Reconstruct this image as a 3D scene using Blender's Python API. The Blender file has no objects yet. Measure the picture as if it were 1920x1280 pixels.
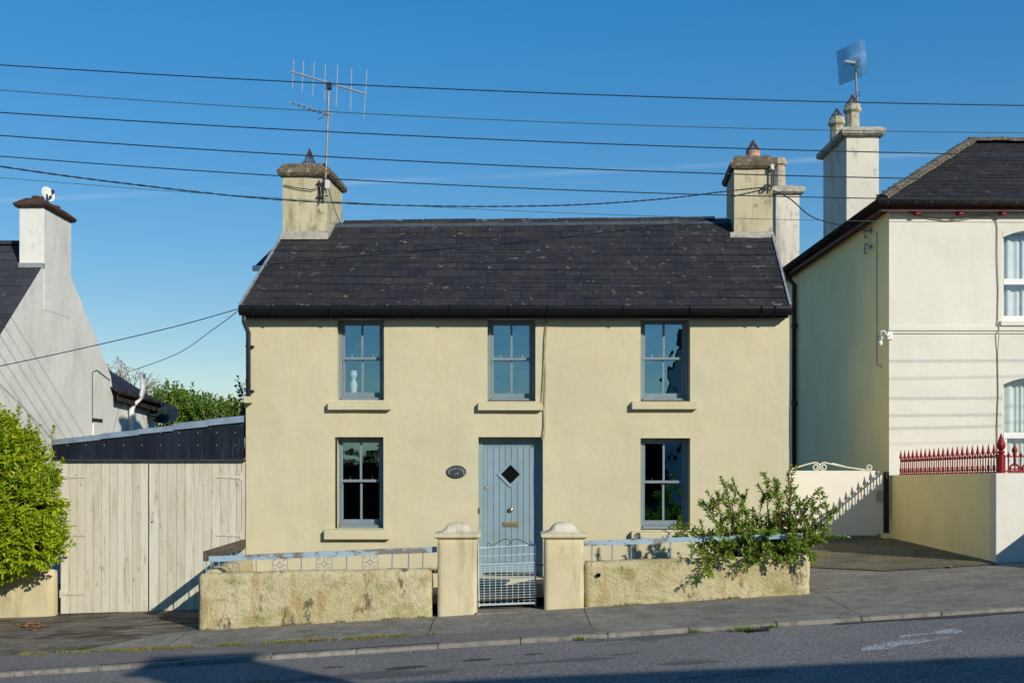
import bpy, bmesh, math, random
import numpy as np
from mathutils import Vector, Matrix, noise

random.seed(7)
R = random.Random(11)
SC = bpy.context.scene
COL = SC.collection

# ------------------------------------------------------------------ camera, sky, sun, exposure
F = 2108.0                                   # focal length in photo pixels (1920 wide)
HX, HY = 960.0, 870.0                        # vanishing point of the view direction in the photo
cam_d = bpy.data.cameras.new('camera')
cam = bpy.data.objects.new('camera', cam_d); COL.objects.link(cam)
cam.location = (0, 0, 0); cam.rotation_euler = (math.pi/2, 0, 0)
cam_d.sensor_width = 36; cam_d.lens = F/1920*36
cam_d.shift_y = (HY-640)/1920
cam_d.clip_start = .1; cam_d.clip_end = 6000
SC.camera = cam

LDIR = Vector((-1, 1.37, -.76)).normalized()   # direction the sunlight travels
SUN_EL = math.asin(-LDIR.z)
SUN_AZ = math.atan2(-LDIR.x, -LDIR.y)
W = bpy.data.worlds.new('World'); SC.world = W; W.use_nodes = True
nt = W.node_tree; nt.nodes.clear()
sky = nt.nodes.new('ShaderNodeTexSky'); sky.sky_type = 'NISHITA'; sky.sun_disc = False
sky.sun_elevation = SUN_EL; sky.sun_rotation = SUN_AZ
sky.altitude = 50; sky.air_density = 1.25; sky.dust_density = 0; sky.ozone_density = 5.2
bg = nt.nodes.new('ShaderNodeBackground'); bg.inputs[1].default_value = .117
wo = nt.nodes.new('ShaderNodeOutputWorld')
hs = nt.nodes.new('ShaderNodeHueSaturation'); hs.inputs['Hue'].default_value = .509; hs.inputs['Saturation'].default_value = 1.73; hs.inputs['Value'].default_value = 1.9
gm = nt.nodes.new('ShaderNodeGamma'); gm.inputs[1].default_value = .6
nt.links.new(sky.outputs[0], gm.inputs[0]); nt.links.new(gm.outputs[0], hs.inputs['Color'])
def wn_(op, a, b=0.0):
    m_ = nt.nodes.new('ShaderNodeMath'); m_.operation = op
    for i_, x_ in enumerate((a, b)):
        if hasattr(x_, 'is_output'): nt.links.new(x_, m_.inputs[i_])
        else: m_.inputs[i_].default_value = x_
    return m_.outputs[0]
# one old, thin vapour trail drawn across the sky
wtc = nt.nodes.new('ShaderNodeTexCoord'); wsp = nt.nodes.new('ShaderNodeSeparateXYZ'); nt.links.new(wtc.outputs['Generated'], wsp.inputs[0])
wy = wn_('MAXIMUM', wsp.outputs[1], .05); wt = wn_('DIVIDE', wsp.outputs[0], wy); we = wn_('DIVIDE', wsp.outputs[2], wy)
wnz = nt.nodes.new('ShaderNodeTexNoise'); wnz.inputs['Scale'].default_value = 9; wnz.inputs['Detail'].default_value = 6; nt.links.new(wtc.outputs['Generated'], wnz.inputs[0])
wd = wn_('ABSOLUTE', wn_('SUBTRACT', we, wn_('ADD', wn_('MULTIPLY', wt, .050), wn_('MULTIPLY_ADD', wnz.outputs[0], .006) if False else wn_('ADD', wn_('MULTIPLY', wnz.outputs[0], .006), .2535))))
wf = wn_('MAXIMUM', wn_('SUBTRACT', 1.0, wn_('DIVIDE', wd, .0035)), 0.0)
wf = wn_('MULTIPLY', wf, wn_('MULTIPLY', wn_('MAXIMUM', wn_('SUBTRACT', wnz.outputs[0], .36), 0.0), .45))
wmx = nt.nodes.new('ShaderNodeMixRGB'); wmx.inputs[2].default_value = (8, 8, 8, 1)
nt.links.new(wf, wmx.inputs[0]); nt.links.new(hs.outputs[0], wmx.inputs[1])
nt.links.new(wmx.outputs[0], bg.inputs[0]); nt.links.new(bg.outputs[0], wo.inputs[0])
sd = bpy.data.lights.new('sun', 'SUN'); sd.energy = 4.9; sd.angle = math.radians(.5); sd.color = (1, .92, .785)
sun = bpy.data.objects.new('sun', sd); COL.objects.link(sun)
sun.rotation_euler = LDIR.to_track_quat('-Z', 'Y').to_euler(); sun.location = (12, -15, 20)
SC.view_settings.view_transform = 'Standard'; SC.view_settings.look = 'None'
SC.view_settings.exposure = 0.0; SC.view_settings.gamma = 1.0
SC.cycles.max_bounces = 8; SC.cycles.transparent_max_bounces = 12

# ------------------------------------------------------------------ helpers
def P(px, py, d):                              # a photo point at distance d -> its place in the world
    return Vector(((px-HX)*d/F, d, (HY-py)*d/F))
def U(px, d=17.0): return (px-HX)*d/F
def ZZ(py, d=17.0): return (HY-py)*d/F
WL = {}
def place(o, parent, wloc=Vector((0, 0, 0))):
    wloc = Vector(wloc)
    if parent is not None:
        o.parent = parent; o.location = wloc-WL[parent.name]
    else:
        o.location = wloc
    WL[o.name] = wloc
    return o
def tag(o, label, cat, group=None):
    o['label'] = label; o['category'] = cat
    if group: o['group'] = group
    return o
def structure(o): o['kind'] = 'structure'; return o
def stuff(o): o['kind'] = 'stuff'; return o
def thing(name, loc, label=None, cat=None, group=None):
    o = bpy.data.objects.new(name, None); COL.objects.link(o); o.empty_display_size = .2
    place(o, None, loc)
    if label: tag(o, label, cat, group)
    return o

class MB:
    def __init__(s): s.v = []; s.f = []
    def face(s, *pts):
        n = len(s.v); s.v += [tuple(p) for p in pts]; s.f.append(tuple(range(n, n+len(pts)))); return s
    def hexa(s, p):                            # 8 points: bottom ring 0-3, top ring 4-7 (counter-clockwise from above)
        n = len(s.v); s.v += [tuple(q) for q in p]
        for f in ((3, 2, 1, 0), (4, 5, 6, 7), (0, 1, 5, 4), (1, 2, 6, 5), (2, 3, 7, 6), (3, 0, 4, 7)):
            s.f.append(tuple(n+i for i in f))
        return s
    def box(s, x0, x1, y0, y1, z0, z1):
        return s.hexa([(x0, y0, z0), (x1, y0, z0), (x1, y1, z0), (x0, y1, z0), (x0, y0, z1), (x1, y0, z1), (x1, y1, z1), (x0, y1, z1)])
    def bar(s, a, b, w, h, up=(0, 0, 1)):      # rectangular bar from a to b
        a, b, up = Vector(a), Vector(b), Vector(up)
        d = (b-a).normalized(); sx = d.cross(up).normalized(); sz = sx.cross(d).normalized()
        q = []
        for zz in (-h/2, h/2):
            for p, ww in ((a, -w/2), (a, w/2), (b, w/2), (b, -w/2)):
                q.append(p+sx*ww+sz*zz)
        return s.hexa([q[1], q[0], q[3], q[2], q[5], q[4], q[7], q[6]][::1]) if False else s.hexa(q)
    def tube(s, pts, r, n=6, cap=True):
        pts = [Vector(p) for p in pts]; m = len(pts); base = len(s.v)
        rr = r if isinstance(r, (list, tuple)) else [r]*m
        pu = None
        for i, p in enumerate(pts):
            d = (pts[min(i+1, m-1)]-pts[max(i-1, 0)])
            d = d.normalized() if d.length > 1e-9 else Vector((0, 0, 1))
            if pu is None:
                pu = d.orthogonal().normalized()
            else:
                pu = (pu-d*pu.dot(d)); pu = pu.normalized() if pu.length > 1e-6 else d.orthogonal().normalized()
            pv = d.cross(pu)
            for k in range(n):
                a = 2*math.pi*k/n
                s.v.append(tuple(p+(pu*math.cos(a)+pv*math.sin(a))*rr[i]))
        for i in range(m-1):
            for k in range(n):
                k2 = (k+1) % n
                s.f.append((base+i*n+k, base+i*n+k2, base+(i+1)*n+k2, base+(i+1)*n+k))
        if cap:
            s.f.append(tuple(base+k for k in reversed(range(n))))
            s.f.append(tuple(base+(m-1)*n+k for k in range(n)))
        return s
    def lathe(s, prof, c=(0, 0, 0), n=12, rot=0.0, sq=None, axis='z'):   # profile of (radius, height); closed at both ends
        base = len(s.v); m = len(prof)
        for r, z in prof:
            for k in range(n):
                a = 2*math.pi*k/n+rot
                x, y = r*math.cos(a), r*math.sin(a)
                if axis == 'z': q = (c[0]+x, c[1]+y, c[2]+z)
                else: q = (c[0]+x, c[1]+z, c[2]-y)      # along +Y
                s.v.append(q)
        for i in range(m-1):
            for k in range(n):
                k2 = (k+1) % n
                s.f.append((base+i*n+k, base+i*n+k2, base+(i+1)*n+k2, base+(i+1)*n+k))
        s.f.append(tuple(base+k for k in reversed(range(n))))
        s.f.append(tuple(base+(m-1)*n+k for k in range(n)))
        return s
    def mesh(s, name, mat, smooth=False, bevel=0.0):
        me = bpy.data.meshes.new(name); me.from_pydata(s.v, [], s.f); me.update()
        if bevel:
            bm = bmesh.new(); bm.from_mesh(me)
            es = [e for e in bm.edges if len(e.link_faces) == 2 and e.calc_face_angle(0) > .5]
            bmesh.ops.bevel(bm, geom=es, offset=bevel, segments=2, profile=.6, affect='EDGES', clamp_overlap=True)
            bm.to_mesh(me); bm.free()
        if smooth:
            me.polygons.foreach_set('use_smooth', [True]*len(me.polygons))
        me.materials.append(mat)
        return me
    def build(s, name, mat, parent=None, smooth=False, bevel=0.0):
        o = bpy.data.objects.new(name, s.mesh(name, mat, smooth, bevel)); COL.objects.link(o)
        return place(o, parent)
def inst(name, me, parent, loc, rot=None, scale=None):
    o = bpy.data.objects.new(name, me); COL.objects.link(o); place(o, parent, loc)
    if rot is not None: o.rotation_euler = rot
    if scale is not None: o.scale = scale
    return o

# ------------------------------------------------------------------ materials
ALB = .81                                      # overall albedo factor, lowered so shaded areas come out darker
class NT:
    def __init__(s, name):
        s.m = bpy.data.materials.new(name); s.m.use_nodes = True; s.t = s.m.node_tree; s.t.nodes.clear()
        s.out = s.t.nodes.new('ShaderNodeOutputMaterial'); s.tc = s.t.nodes.new('ShaderNodeNewGeometry')
        s.co = s.tc.outputs['Position']
    def n(s, k): return s.t.nodes.new('ShaderNode'+k)
    def l(s, a, b): s.t.links.new(a, b)
    def coords(s, scale=(1, 1, 1), src=None):
        mp = s.n('Mapping'); s.l(src or s.co, mp.inputs[0]); mp.inputs['Scale'].default_value = scale; return mp.outputs[0]
    def noise(s, scale, detail=5, rough=.6, stretch=None, dist=0.0):
        t = s.n('TexNoise'); t.inputs['Scale'].default_value = scale; t.inputs['Detail'].default_value = detail
        t.inputs['Roughness'].default_value = rough; t.inputs['Distortion'].default_value = dist
        s.l(s.coords(stretch) if stretch else s.co, t.inputs['Vector']); return t.outputs[0]
    def vor(s, scale, feature='F1', stretch=None):
        t = s.n('TexVoronoi'); t.feature = feature; t.inputs['Scale'].default_value = scale
        s.l(s.coords(stretch) if stretch else s.co, t.inputs['Vector']); return t.outputs['Distance']
    def ramp(s, src, a, b, lo=0.0, hi=1.0):
        r = s.n('MapRange'); r.inputs[1].default_value = a; r.inputs[2].default_value = b
        r.inputs[3].default_value = lo; r.inputs[4].default_value = hi; r.clamp = True; s.l(src, r.inputs[0]); return r.outputs[0]
    def mix(s, fac, a, b, mode='MIX'):
        m = s.n('MixRGB'); m.blend_type = mode
        for i, x in enumerate((fac, a, b)):
            if hasattr(x, 'is_output'): s.l(x, m.inputs[i])
            elif i == 0: m.inputs[0].default_value = x
            else: m.inputs[i].default_value = (*x, 1)
        return m.outputs[0]
    def math(s, op, a, b=0.0):
        m = s.n('Math'); m.operation = op
        for i, x in enumerate((a, b)):
            if hasattr(x, 'is_output'): s.l(x, m.inputs[i])
            else: m.inputs[i].default_value = x
        return m.outputs[0]
    def bump(s, layers):                       # [(height socket, strength, distance)]
        prev = None
        for h, st, di in layers:
            b = s.n('Bump'); b.inputs['Strength'].default_value = st; b.inputs['Distance'].default_value = di
            s.l(h, b.inputs['Height'])
            if prev is not None: s.l(prev, b.inputs['Normal'])
            prev = b.outputs[0]
        return prev
    def done(s, col, rough=.8, spec=.3, metal=0.0, normal=None, alb=None):
        p = s.n('BsdfPrincipled')
        if hasattr(col, 'is_output') and not metal: col = s.mix(1.0, col, (alb or ALB,)*3, 'MULTIPLY')
        if hasattr(col, 'is_output'): s.l(col, p.inputs['Base Color'])
        else: p.inputs['Base Color'].default_value = (*col, 1)
        if hasattr(rough, 'is_output'): s.l(rough, p.inputs['Roughness'])
        else: p.inputs['Roughness'].default_value = rough
        p.inputs['Specular IOR Level'].default_value = spec; p.inputs['Metallic'].default_value = metal
        if normal is not None: s.l(normal, p.inputs['Normal'])
        s.l(p.outputs[0], s.out.inputs[0]); s.p = p
        return s.m
    def rand(s):
        oi = s.n('ObjectInfo'); g = s.n('NewGeometry')
        return s.math('FRACT', s.math('ADD', oi.outputs['Random'], g.outputs['Random Per Island']))

def m_plain(name, col, rough=.6, spec=.3, metal=0.0, var=.12, vs=6, bump=.15, bs=60, stretch=None):
    k = NT(name); n1 = k.noise(vs, 5, .65, stretch)
    c = k.mix(k.ramp(n1, .3, .7), tuple(x*(1-var) for x in col), tuple(min(1, x*(1+var)) for x in col))
    return k.done(c, rough, spec, metal, k.bump([(k.noise(bs, 4), bump, .004)]))

def m_plaster(name, col, stain, stain_amt=.5, fine=.25, warm=None, flake=None, alb=None, crack=0.0):
    k = NT(name)
    c = k.mix(k.ramp(k.noise(.9, 4, .55), .35, .65), tuple(x*.95 for x in col), tuple(x*1.04 for x in col))
    c = k.mix(k.ramp(k.noise(7, 6, .7), .45, .8, 0, .25), c, tuple(x*.86 for x in col))
    st = k.noise(1.6, 7, .72, (2.2, 1, .35))
    c = k.mix(k.ramp(st, .50, .66, 0, stain_amt), c, stain)
    c = k.mix(k.ramp(k.noise(4.5, 7, .75, (1, 1, .8)), .56, .66, 0, stain_amt), c, stain)
    if warm: c = k.mix(k.ramp(k.noise(2.3, 5, .6), .50, .66, 0, .45), c, warm)
    if crack:
        tv = k.n('TexVoronoi'); tv.feature = 'DISTANCE_TO_EDGE'; tv.inputs['Scale'].default_value = .75
        ad = k.n('VectorMath'); ad.operation = 'ADD'; nz_ = k.n('TexNoise'); nz_.inputs['Scale'].default_value = 3.0; nz_.inputs['Detail'].default_value = 6; k.l(k.co, nz_.inputs['Vector'])
        sc_ = k.n('VectorMath'); sc_.operation = 'SCALE'; sc_.inputs['Scale'].default_value = .5; k.l(nz_.outputs['Color'], sc_.inputs[0]); k.l(k.co, ad.inputs[0]); k.l(sc_.outputs[0], ad.inputs[1]); k.l(ad.outputs[0], tv.inputs['Vector'])
        c = k.mix(k.math('MULTIPLY', k.ramp(tv.outputs['Distance'], .0, .008, crack, 0), k.ramp(k.noise(.9, 3, .5), .52, .60)), c, tuple(x*.45 for x in col))
    if flake: c = k.mix(k.math('MULTIPLY', k.ramp(k.noise(5, 6, .7), .54, .57), k.ramp(k.noise(1.4, 3, .5), .52, .58)), c, flake)
    nb = k.bump([(k.noise(1.5, 3, .5), .5, .05), (k.noise(14, 4, .6), .3, .012), (k.noise(170, 3, .6), fine, .003)])
    return k.done(c, .88, .18, 0, nb, alb)
M = {}
M['cream'] = m_plaster('cream_plaster', (.635, .585, .385), (.50, .45, .28), .26, .22, (.62, .53, .34), None, None, .16)
M['gatepier'] = m_plaster('pier_plaster', (.66, .585, .38), (.33, .29, .14), .6, .3, (.58, .48, .25))
M['pier_cap'] = m_plaster('weathered_cap_plaster', (.70, .65, .49), (.30, .28, .20), .7, .5, (.60, .54, .36))
M['gatepier_flaky'] = m_plaster('flaking_pier_plaster', (.66, .585, .38), (.33, .29, .14), .6, .3, (.58, .48, .25), (.74, .74, .70))
M['chimney'] = m_plaster('chimney_plaster', (.58, .53, .36), (.17, .16, .07), .85, .5, (.47, .42, .22))
M['left_wall'] = m_plaster('grey_white_plaster', (.82, .82, .745), (.45, .45, .40), .35, .2)
M['right_wall'] = m_plaster('ivory_plaster', (.77, .75, .67), (.66, .63, .52), .18, .18)
M['right_chimney'] = m_plaster('ivory_chimney_plaster', (.74, .71, .61), (.30, .29, .24), .7, .3)
M['yard_wall'] = m_plaster('bounce_lit_wall_plaster', (.88, .76, .42), (.64, .55, .28), .3, .2, None, None, 1.0)  # yellowed and lightened to paint in warm bounce light on the shaded face
M['right_side'] = m_plaster('bounce_lit_side_plaster', (.88, .77, .43), (.70, .62, .34), .25, .18, None, None, 1.0)  # ivory house side; warm bounced light put into the colour
M['panel_gate'] = m_plain('ivory_gate_paint', (.80, .765, .65), .45, .4, 0, .03, 2, .05, 80)

k = NT('roughcast'); 
c = k.mix(k.ramp(k.noise(1.2, 5), .35, .65), (.60, .53, .29), (.74, .67, .43))
c = k.mix(k.ramp(k.noise(9, 6, .75), .48, .64, 0, .6), c, (.42, .37, .17))
c = k.mix(k.ramp(k.noise(1.9, 7, .75, (1.6, 1, .7)), .575, .62, 0, .85), c, (.11, .10, .075))
c = k.mix(k.ramp(k.noise(2.1, 6, .7, (2.6, 1, .6)), .52, .63, 0, .6), c, (.50, .31, .12))
c = k.mix(k.ramp(k.noise(1.7, 6, .7, (1, 1, 2)), .53, .66, 0, .65), c, (.27, .26, .07))
M['roughcast'] = k.done(c, .95, .1, 0, k.bump([(k.noise(26, 6, .7), 1.0, .03), (k.noise(70, 4, .6), .6, .01)]))

def m_slate(name, a, b, moss=.0, lich=.75):
    k = NT(name); r = k.rand()
    c = k.mix(r, a, b)
    c = k.mix(k.ramp(k.noise(5, 6, .7), .45, .75, 0, .5), c, tuple(x*.6 for x in a))
    c = k.mix(k.ramp(k.noise(1.3, 5, .6), .55, .8, 0, .35), c, (.052, .045, .040))
    if moss: c = k.mix(k.ramp(k.noise(1.1, 6, .7), .53, .64, 0, moss), c, (.085, .085, .045))
    c = k.mix(k.math('MULTIPLY', k.ramp(k.noise(6.5, 3, .5), .665, .69, 0, lich), k.ramp(k.noise(45, 3, .7), .42, .55)), c, (.30, .26, .21))
    c = k.mix(k.ramp(k.noise(28, 3, .5), .685, .71, 0, .6), c, (.35, .34, .31))
    return k.done(c, k.ramp(k.noise(8, 4), .3, .7, .6, .85), .18, 0, k.bump([(k.noise(40, 5, .6, (1, 2, 1)), .35, .004)]))
M['slate'] = m_slate('roof_slate', (.027, .027, .031), (.046, .043, .045), .22)
M['slate_new'] = m_slate('blue_slate', (.075, .095, .11), (.095, .115, .13), 0, 0)
M['slate_dark'] = m_slate('dark_roof_slate', (.026, .024, .026), (.042, .038, .038), .0, .5)
M['slate_left'] = m_slate('left_roof_slate', (.042, .045, .052), (.060, .062, .068), .0, .4)
M['lead'] = m_plain('lead_flashing', (.30, .32, .33), .55, .4, .3, .25, 9, .3, 40)
M['mortar'] = m_plain('mortar_fillet', (.40, .37, .31), .95, .1, 0, .35, 9, .8, 40)
def m_lichen(name, base, spots, dark):
    k = NT(name)
    c = k.mix(k.ramp(k.noise(6, 6, .7), .35, .65), base, dark)
    c = k.mix(k.ramp(k.noise(14, 5, .7), .56, .64, 0, .85), c, spots)
    c = k.mix(k.ramp(k.noise(9, 5, .7, (1, 1.4, 1)), .62, .70, 0, .7), c, (.30, .17, .06))
    return k.done(c, .95, .1, 0, k.bump([(k.noise(22, 5, .7), .9, .02)]))
M['cap'] = m_lichen('mossy_cap_stone', (.20, .165, .11), (.40, .37, .28), (.09, .08, .05))
M['cap_white'] = m_lichen('lichen_cap_stone', (.60, .57, .48), (.70, .68, .62), (.28, .26, .20))
M['cap_brown'] = m_lichen('brown_cap', (.10, .058, .043), (.15, .105, .085), (.065, .038, .03))
M['hip'] = m_lichen('hip_tile', (.17, .155, .125), (.36, .34, .28), (.10, .08, .055))
M['terracotta'] = m_plain('pink_clay', (.58, .35, .26), .85, .2, 0, .15, 10, .3, 60)
M['clay_old'] = m_plain('old_clay', (.20, .10, .07), .9, .2, 0, .4, 12, .5, 60)
M['pot'] = m_lichen('stone_pot', (.58, .53, .42), (.66, .63, .55), (.38, .33, .22))
M['black'] = m_plain('black_plastic', (.010, .010, .012), .32, .25, 0, .2, 5, .05, 60)
M['dkgrey'] = m_plain('dark_grey_plastic', (.035, .042, .055), .5, .4, 0, .2, 6, .1, 60)
M['frame'] = m_plain('grey_blue_paint', (.205, .26, .29), .45, .4, 0, .08, 5, .12, 120)
M['door'] = m_plain('pale_blue_door_paint', (.235, .345, .40), .5, .35, 0, .07, 4, .1, 100)
M['rail'] = None
k = NT('peeling_blue_paint')
c = k.mix(k.ramp(k.noise(3, 6, .7, (1, 1, 2.5)), .50, .57), (.34, .47, .58), (.22, .20, .17))
c = k.mix(k.ramp(k.noise(8, 6, .7), .58, .66, 0, .9), c, (.14, .085, .05))
M['rail'] = k.done(c, .7, .25, 0, k.bump([(k.noise(20, 5), .5, .01)]))
k = NT('weathered_rail_wood')
c = k.mix(k.ramp(k.noise(6, 6, .7, (3, .6, 3)), .35, .65), (.17, .15, .13), (.09, .075, .06))
M['rail_old'] = k.done(c, .9, .1, 0, k.bump([(k.noise(40, 4, .6, (3, .4, 3)), .6, .01)]))
M['iron'] = m_plain('grey_blue_iron', (.20, .26, .32), .6, .4, .2, .3, 12, .3, 60)
M['gate_iron'] = m_plain('pale_blue_iron', (.38, .47, .53), .55, .4, .1, .2, 12, .3, 60)
M['rust'] = m_plain('rusty_iron', (.10, .06, .05), .85, .2, .1, .4, 20, .6, 80)
M['brass'] = m_plain('brass', (.62, .45, .20), .28, .5, 1.0, .1, 10, .05, 50)
M['brass_dull'] = m_plain('dull_brass', (.40, .33, .17), .42, .5, .9, .2, 14, .1, 50)
M['ring'] = m_plain('white_sash_fitting', (.7, .72, .72), .4, .4, 0, .05)
def m_glass(name, refl, tint):
    k = NT(name)
    g = k.n('BsdfGlossy'); g.inputs['Roughness'].default_value = .015; g.inputs['Color'].default_value = (*tint, 1)
    t = k.n('BsdfTransparent'); t.inputs['Color'].default_value = (.93, .96, .96, 1)
    fr = k.n('LayerWeight'); fr.inputs['Blend'].default_value = .5
    f = k.math('ADD', k.math('MULTIPLY', k.math('POWER', fr.outputs['Facing'], 4.0), .8), refl+.04)
    k.l(k.bump([(k.noise(2.6, 2, .4), .5, .008)]), g.inputs['Normal'])
    mx = k.n('MixShader'); k.l(f, mx.inputs[0]); k.l(t.outputs[0], mx.inputs[1]); k.l(g.outputs[0], mx.inputs[2])
    k.l(mx.outputs[0], k.out.inputs[0]); return k.m
M['glass'] = m_glass('window_glass', .34, (.40, .72, .90))
M['glass_clear'] = m_glass('clear_window_glass', .07, (.85, .95, 1))
M['dark_glass'] = m_plain('dark_door_glass', (.008, .008, .009), .06, .5, 0, .1)
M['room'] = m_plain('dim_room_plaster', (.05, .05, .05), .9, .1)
M['white'] = m_plain('white_gloss_paint', (.82, .82, .80), .4, .4, 0, .04, 4, .05)
M['curtain'] = m_plain('net_curtain', (.74, .78, .78), .9, .1, 0, .05)
k = NT('painted_boards'); r = k.rand()
c = k.mix(r, (.59, .56, .44), (.70, .67, .555))
c = k.mix(k.ramp(k.noise(2.4, 7, .75, (5, 5, .45)), .49, .62, 0, .7), c, (.47, .43, .29))
c = k.mix(k.ramp(k.noise(3.2, 7, .75, (9, 9, .5)), .60, .65, 0, .6), c, (.24, .21, .16))
c = k.mix(k.ramp(k.noise(9, 3, .5, (1.6, 1, .9)), .675, .71, 0, .7), c, (.34, .30, .22))
M['boards'] = k.done(c, .75, .2, 0, k.bump([(k.noise(22, 5, .6, (5, 5, .35)), .5, .006), (k.noise(90, 3), .2, .002)]))
M['wood_dark'] = m_plain('old_dark_wood', (.045, .035, .03), .9, .1, 0, .4, 8, .5, 40, (4, 4, .5))
k = NT('navy_steel')
c = k.mix(k.ramp(k.noise(1.3, 5, .6, (2, 1, .3)), .4, .7), (.010, .014, .023), (.020, .027, .041))
c = k.mix(k.ramp(k.noise(5, 6, .7, (3, 1, .5)), .58, .68, 0, .35), c, (.10, .13, .16))
M['navy'] = k.done(c, .55, .15, .0, k.bump([(k.noise(30, 4), .15, .004)]))
M['galv'] = m_plain('galvanised_flashing', (.34, .39, .43), .38, .5, .65, .25, 5, .3, 12)
M['alu'] = m_plain('dull_aluminium', (.52, .54, .56), .42, .5, .7, .15, 20, .1, 60)
M['steel_rusty'] = m_plain('stained_mast', (.26, .22, .20), .6, .4, .5, .4, 30, .2, 60)
M['wire'] = m_plain('black_cable', (.016, .028, .045), .6, .3, 0, .1)
M['wire_green'] = m_plain('weathered_copper_wire', (.05, .13, .12), .6, .3, 0, .1)
M['cable'] = m_plain('painted_cable', (.42, .36, .23), .7, .2, 0, .2)
M['porcelain'] = m_plain('grey_porcelain', (.62, .64, .64), .3, .5, 0, .1)
M['red'] = m_plain('red_gloss_paint', (.28, .008, .012), .5, .25, 0, .15, 14, .15, 60)
M['maroon'] = m_plain('maroon_paint', (.085, .012, .014), .5, .4, 0, .3, 8, .15, 60)
M['gutter_old'] = m_lichen('old_iron_gutter', (.035, .030, .026), (.15, .12, .085), (.02, .016, .014))
M['soffit'] = m_plain('maroon_soffit', (.13, .035, .035), .7, .2, 0, .3)
M['mesh_blue'] = m_plain('wire_mesh', (.10, .22, .38), .5, .4, .3, .1)
M['dish_black'] = m_plain('dark_dish', (.022, .030, .033), .35, .45, .2, .2)
M['plaque'] = m_plain('slate_plaque', (.035, .045, .055), .5, .4, 0, .2, 30, .1)
M['letters'] = m_plain('pale_lettering', (.42, .45, .46), .6, .3, 0, .1)
M['bark'] = m_plain('brown_bark', (.13, .08, .05), .9, .1, 0, .3, 20, .6, 60)
M['twig_red'] = m_plain('reddish_twig', (.19, .085, .05), .85, .1, 0, .3, 20, .4, 60)
def m_leaf(name, a, b, tr, rough=.38):
    k = NT(name); c = k.mix(k.rand(), a, b)
    p = k.n('BsdfPrincipled'); k.l(c, p.inputs['Base Color']); p.inputs['Roughness'].default_value = rough
    p.inputs['Specular IOR Level'].default_value = .22
    t = k.n('BsdfTranslucent'); k.l(k.mix(1.0, c, (1.5, 1.6, .5), 'MULTIPLY'), t.inputs[0])
    mx = k.n('MixShader'); mx.inputs[0].default_value = tr
    k.l(p.outputs[0], mx.inputs[1]); k.l(t.outputs[0], mx.inputs[2]); k.l(mx.outputs[0], k.out.inputs[0]); return k.m
M['leaf_lime'] = m_leaf('lime_leaf', (.16, .27, .008), (.42, .46, .02), .3)
M['leaf_green'] = m_leaf('fresh_leaf', (.08, .165, .015), (.25, .33, .05), .25)
M['leaf_far'] = m_leaf('hedge_leaf', (.08, .16, .022), (.20, .27, .04), .25, .5)
M['blossom'] = m_leaf('pale_blossom', (.52, .47, .43), (.66, .58, .54), .3, .8)
M['hedge_core'] = m_plain('foliage_shade_core', (.008, .010, .006), 1.0, .0, 0, .3)  # shade in the depth of bush and hedges put into a near-black colour
M['leaf_dark'] = m_leaf('evergreen_leaf', (.012, .028, .012), (.03, .05, .02), .1, .5)
M['grass'] = m_leaf('grass_blade', (.07, .15, .02), (.20, .26, .05), .3, .6)
M['moss'] = m_leaf('verge_growth', (.15, .15, .04), (.25, .25, .08), .15, .9)
M['dry_leaf'] = m_leaf('dry_leaf', (.26, .10, .04), (.38, .17, .07), .15, .8)

k = NT('asphalt')
c = k.mix(k.ramp(k.noise(.5, 5, .6), .35, .65), (.245, .225, .205), (.325, .30, .275))
c = k.mix(k.ramp(k.noise(32, 4, .8), .50, .58, 0, .85), c, (.07, .07, .072))
c = k.mix(k.ramp(k.noise(46, 3, .7), .54, .60, 0, .85), c, (.42, .415, .41))
c = k.mix(k.ramp(k.noise(21, 2, .5), .68, .71, 0, .8), c, (.55, .55, .53))
c = k.mix(k.ramp(k.noise(.75, 4, .6, (.6, 1.6, 1)), .60, .64, 0, .6), c, (.085, .086, .09))
M['asphalt'] = k.done(c, .95, .08, 0, k.bump([(k.noise(45, 4, .8), .8, .02), (k.noise(150, 3), .4, .005)]))
k = NT('tarmac_strip')
c = k.mix(k.ramp(k.noise(1.3, 5, .65), .3, .7), (.19, .172, .16), (.26, .238, .215))
c = k.mix(k.ramp(k.noise(35, 4, .8), .5, .62, 0, .6), c, (.07, .066, .064))
c = k.mix(k.ramp(k.noise(48, 2, .5), .66, .69, 0, .8), c, (.48, .46, .43))
M['tarmac'] = k.done(c, .95, .15, 0, k.bump([(k.noise(70, 4, .7), .7, .012)]))
k = NT('concrete_path')
c = k.mix(k.ramp(k.noise(.9, 6, .65), .3, .7), (.205, .19, .152), (.33, .305, .245))
c = k.mix(k.ramp(k.noise(2.2, 6, .7, (.7, 2.4, 1)), .52, .63, 0, .55), c, (.40, .39, .35))
c = k.mix(k.ramp(k.noise(38, 4, .8), .5, .64, 0, .55), c, (.075, .073, .064))
c = k.mix(k.ramp(k.noise(60, 2, .5), .72, .76, 0, .5), c, (.33, .33, .30))
c = k.mix(k.ramp(k.noise(3.5, 7, .75), .48, .60, 0, .5), c, (.125, .12, .10))
c = k.mix(k.ramp(k.noise(11, 5, .75), .54, .62, 0, .5), c, (.40, .39, .345))
M['concrete'] = k.done(c, .95, .15, 0, k.bump([(k.noise(60, 4, .7), .5, .008), (k.noise(2, 4), .4, .03)]))
k = NT('drive_concrete')
c = k.mix(k.ramp(k.noise(.8, 6, .65), .3, .7), (.17, .145, .105), (.27, .24, .19))
c = k.mix(k.ramp(k.noise(1.1, 6, .7, (1, 2.5, 1)), .47, .58, 0, .8), c, (.055, .042, .024))
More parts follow.
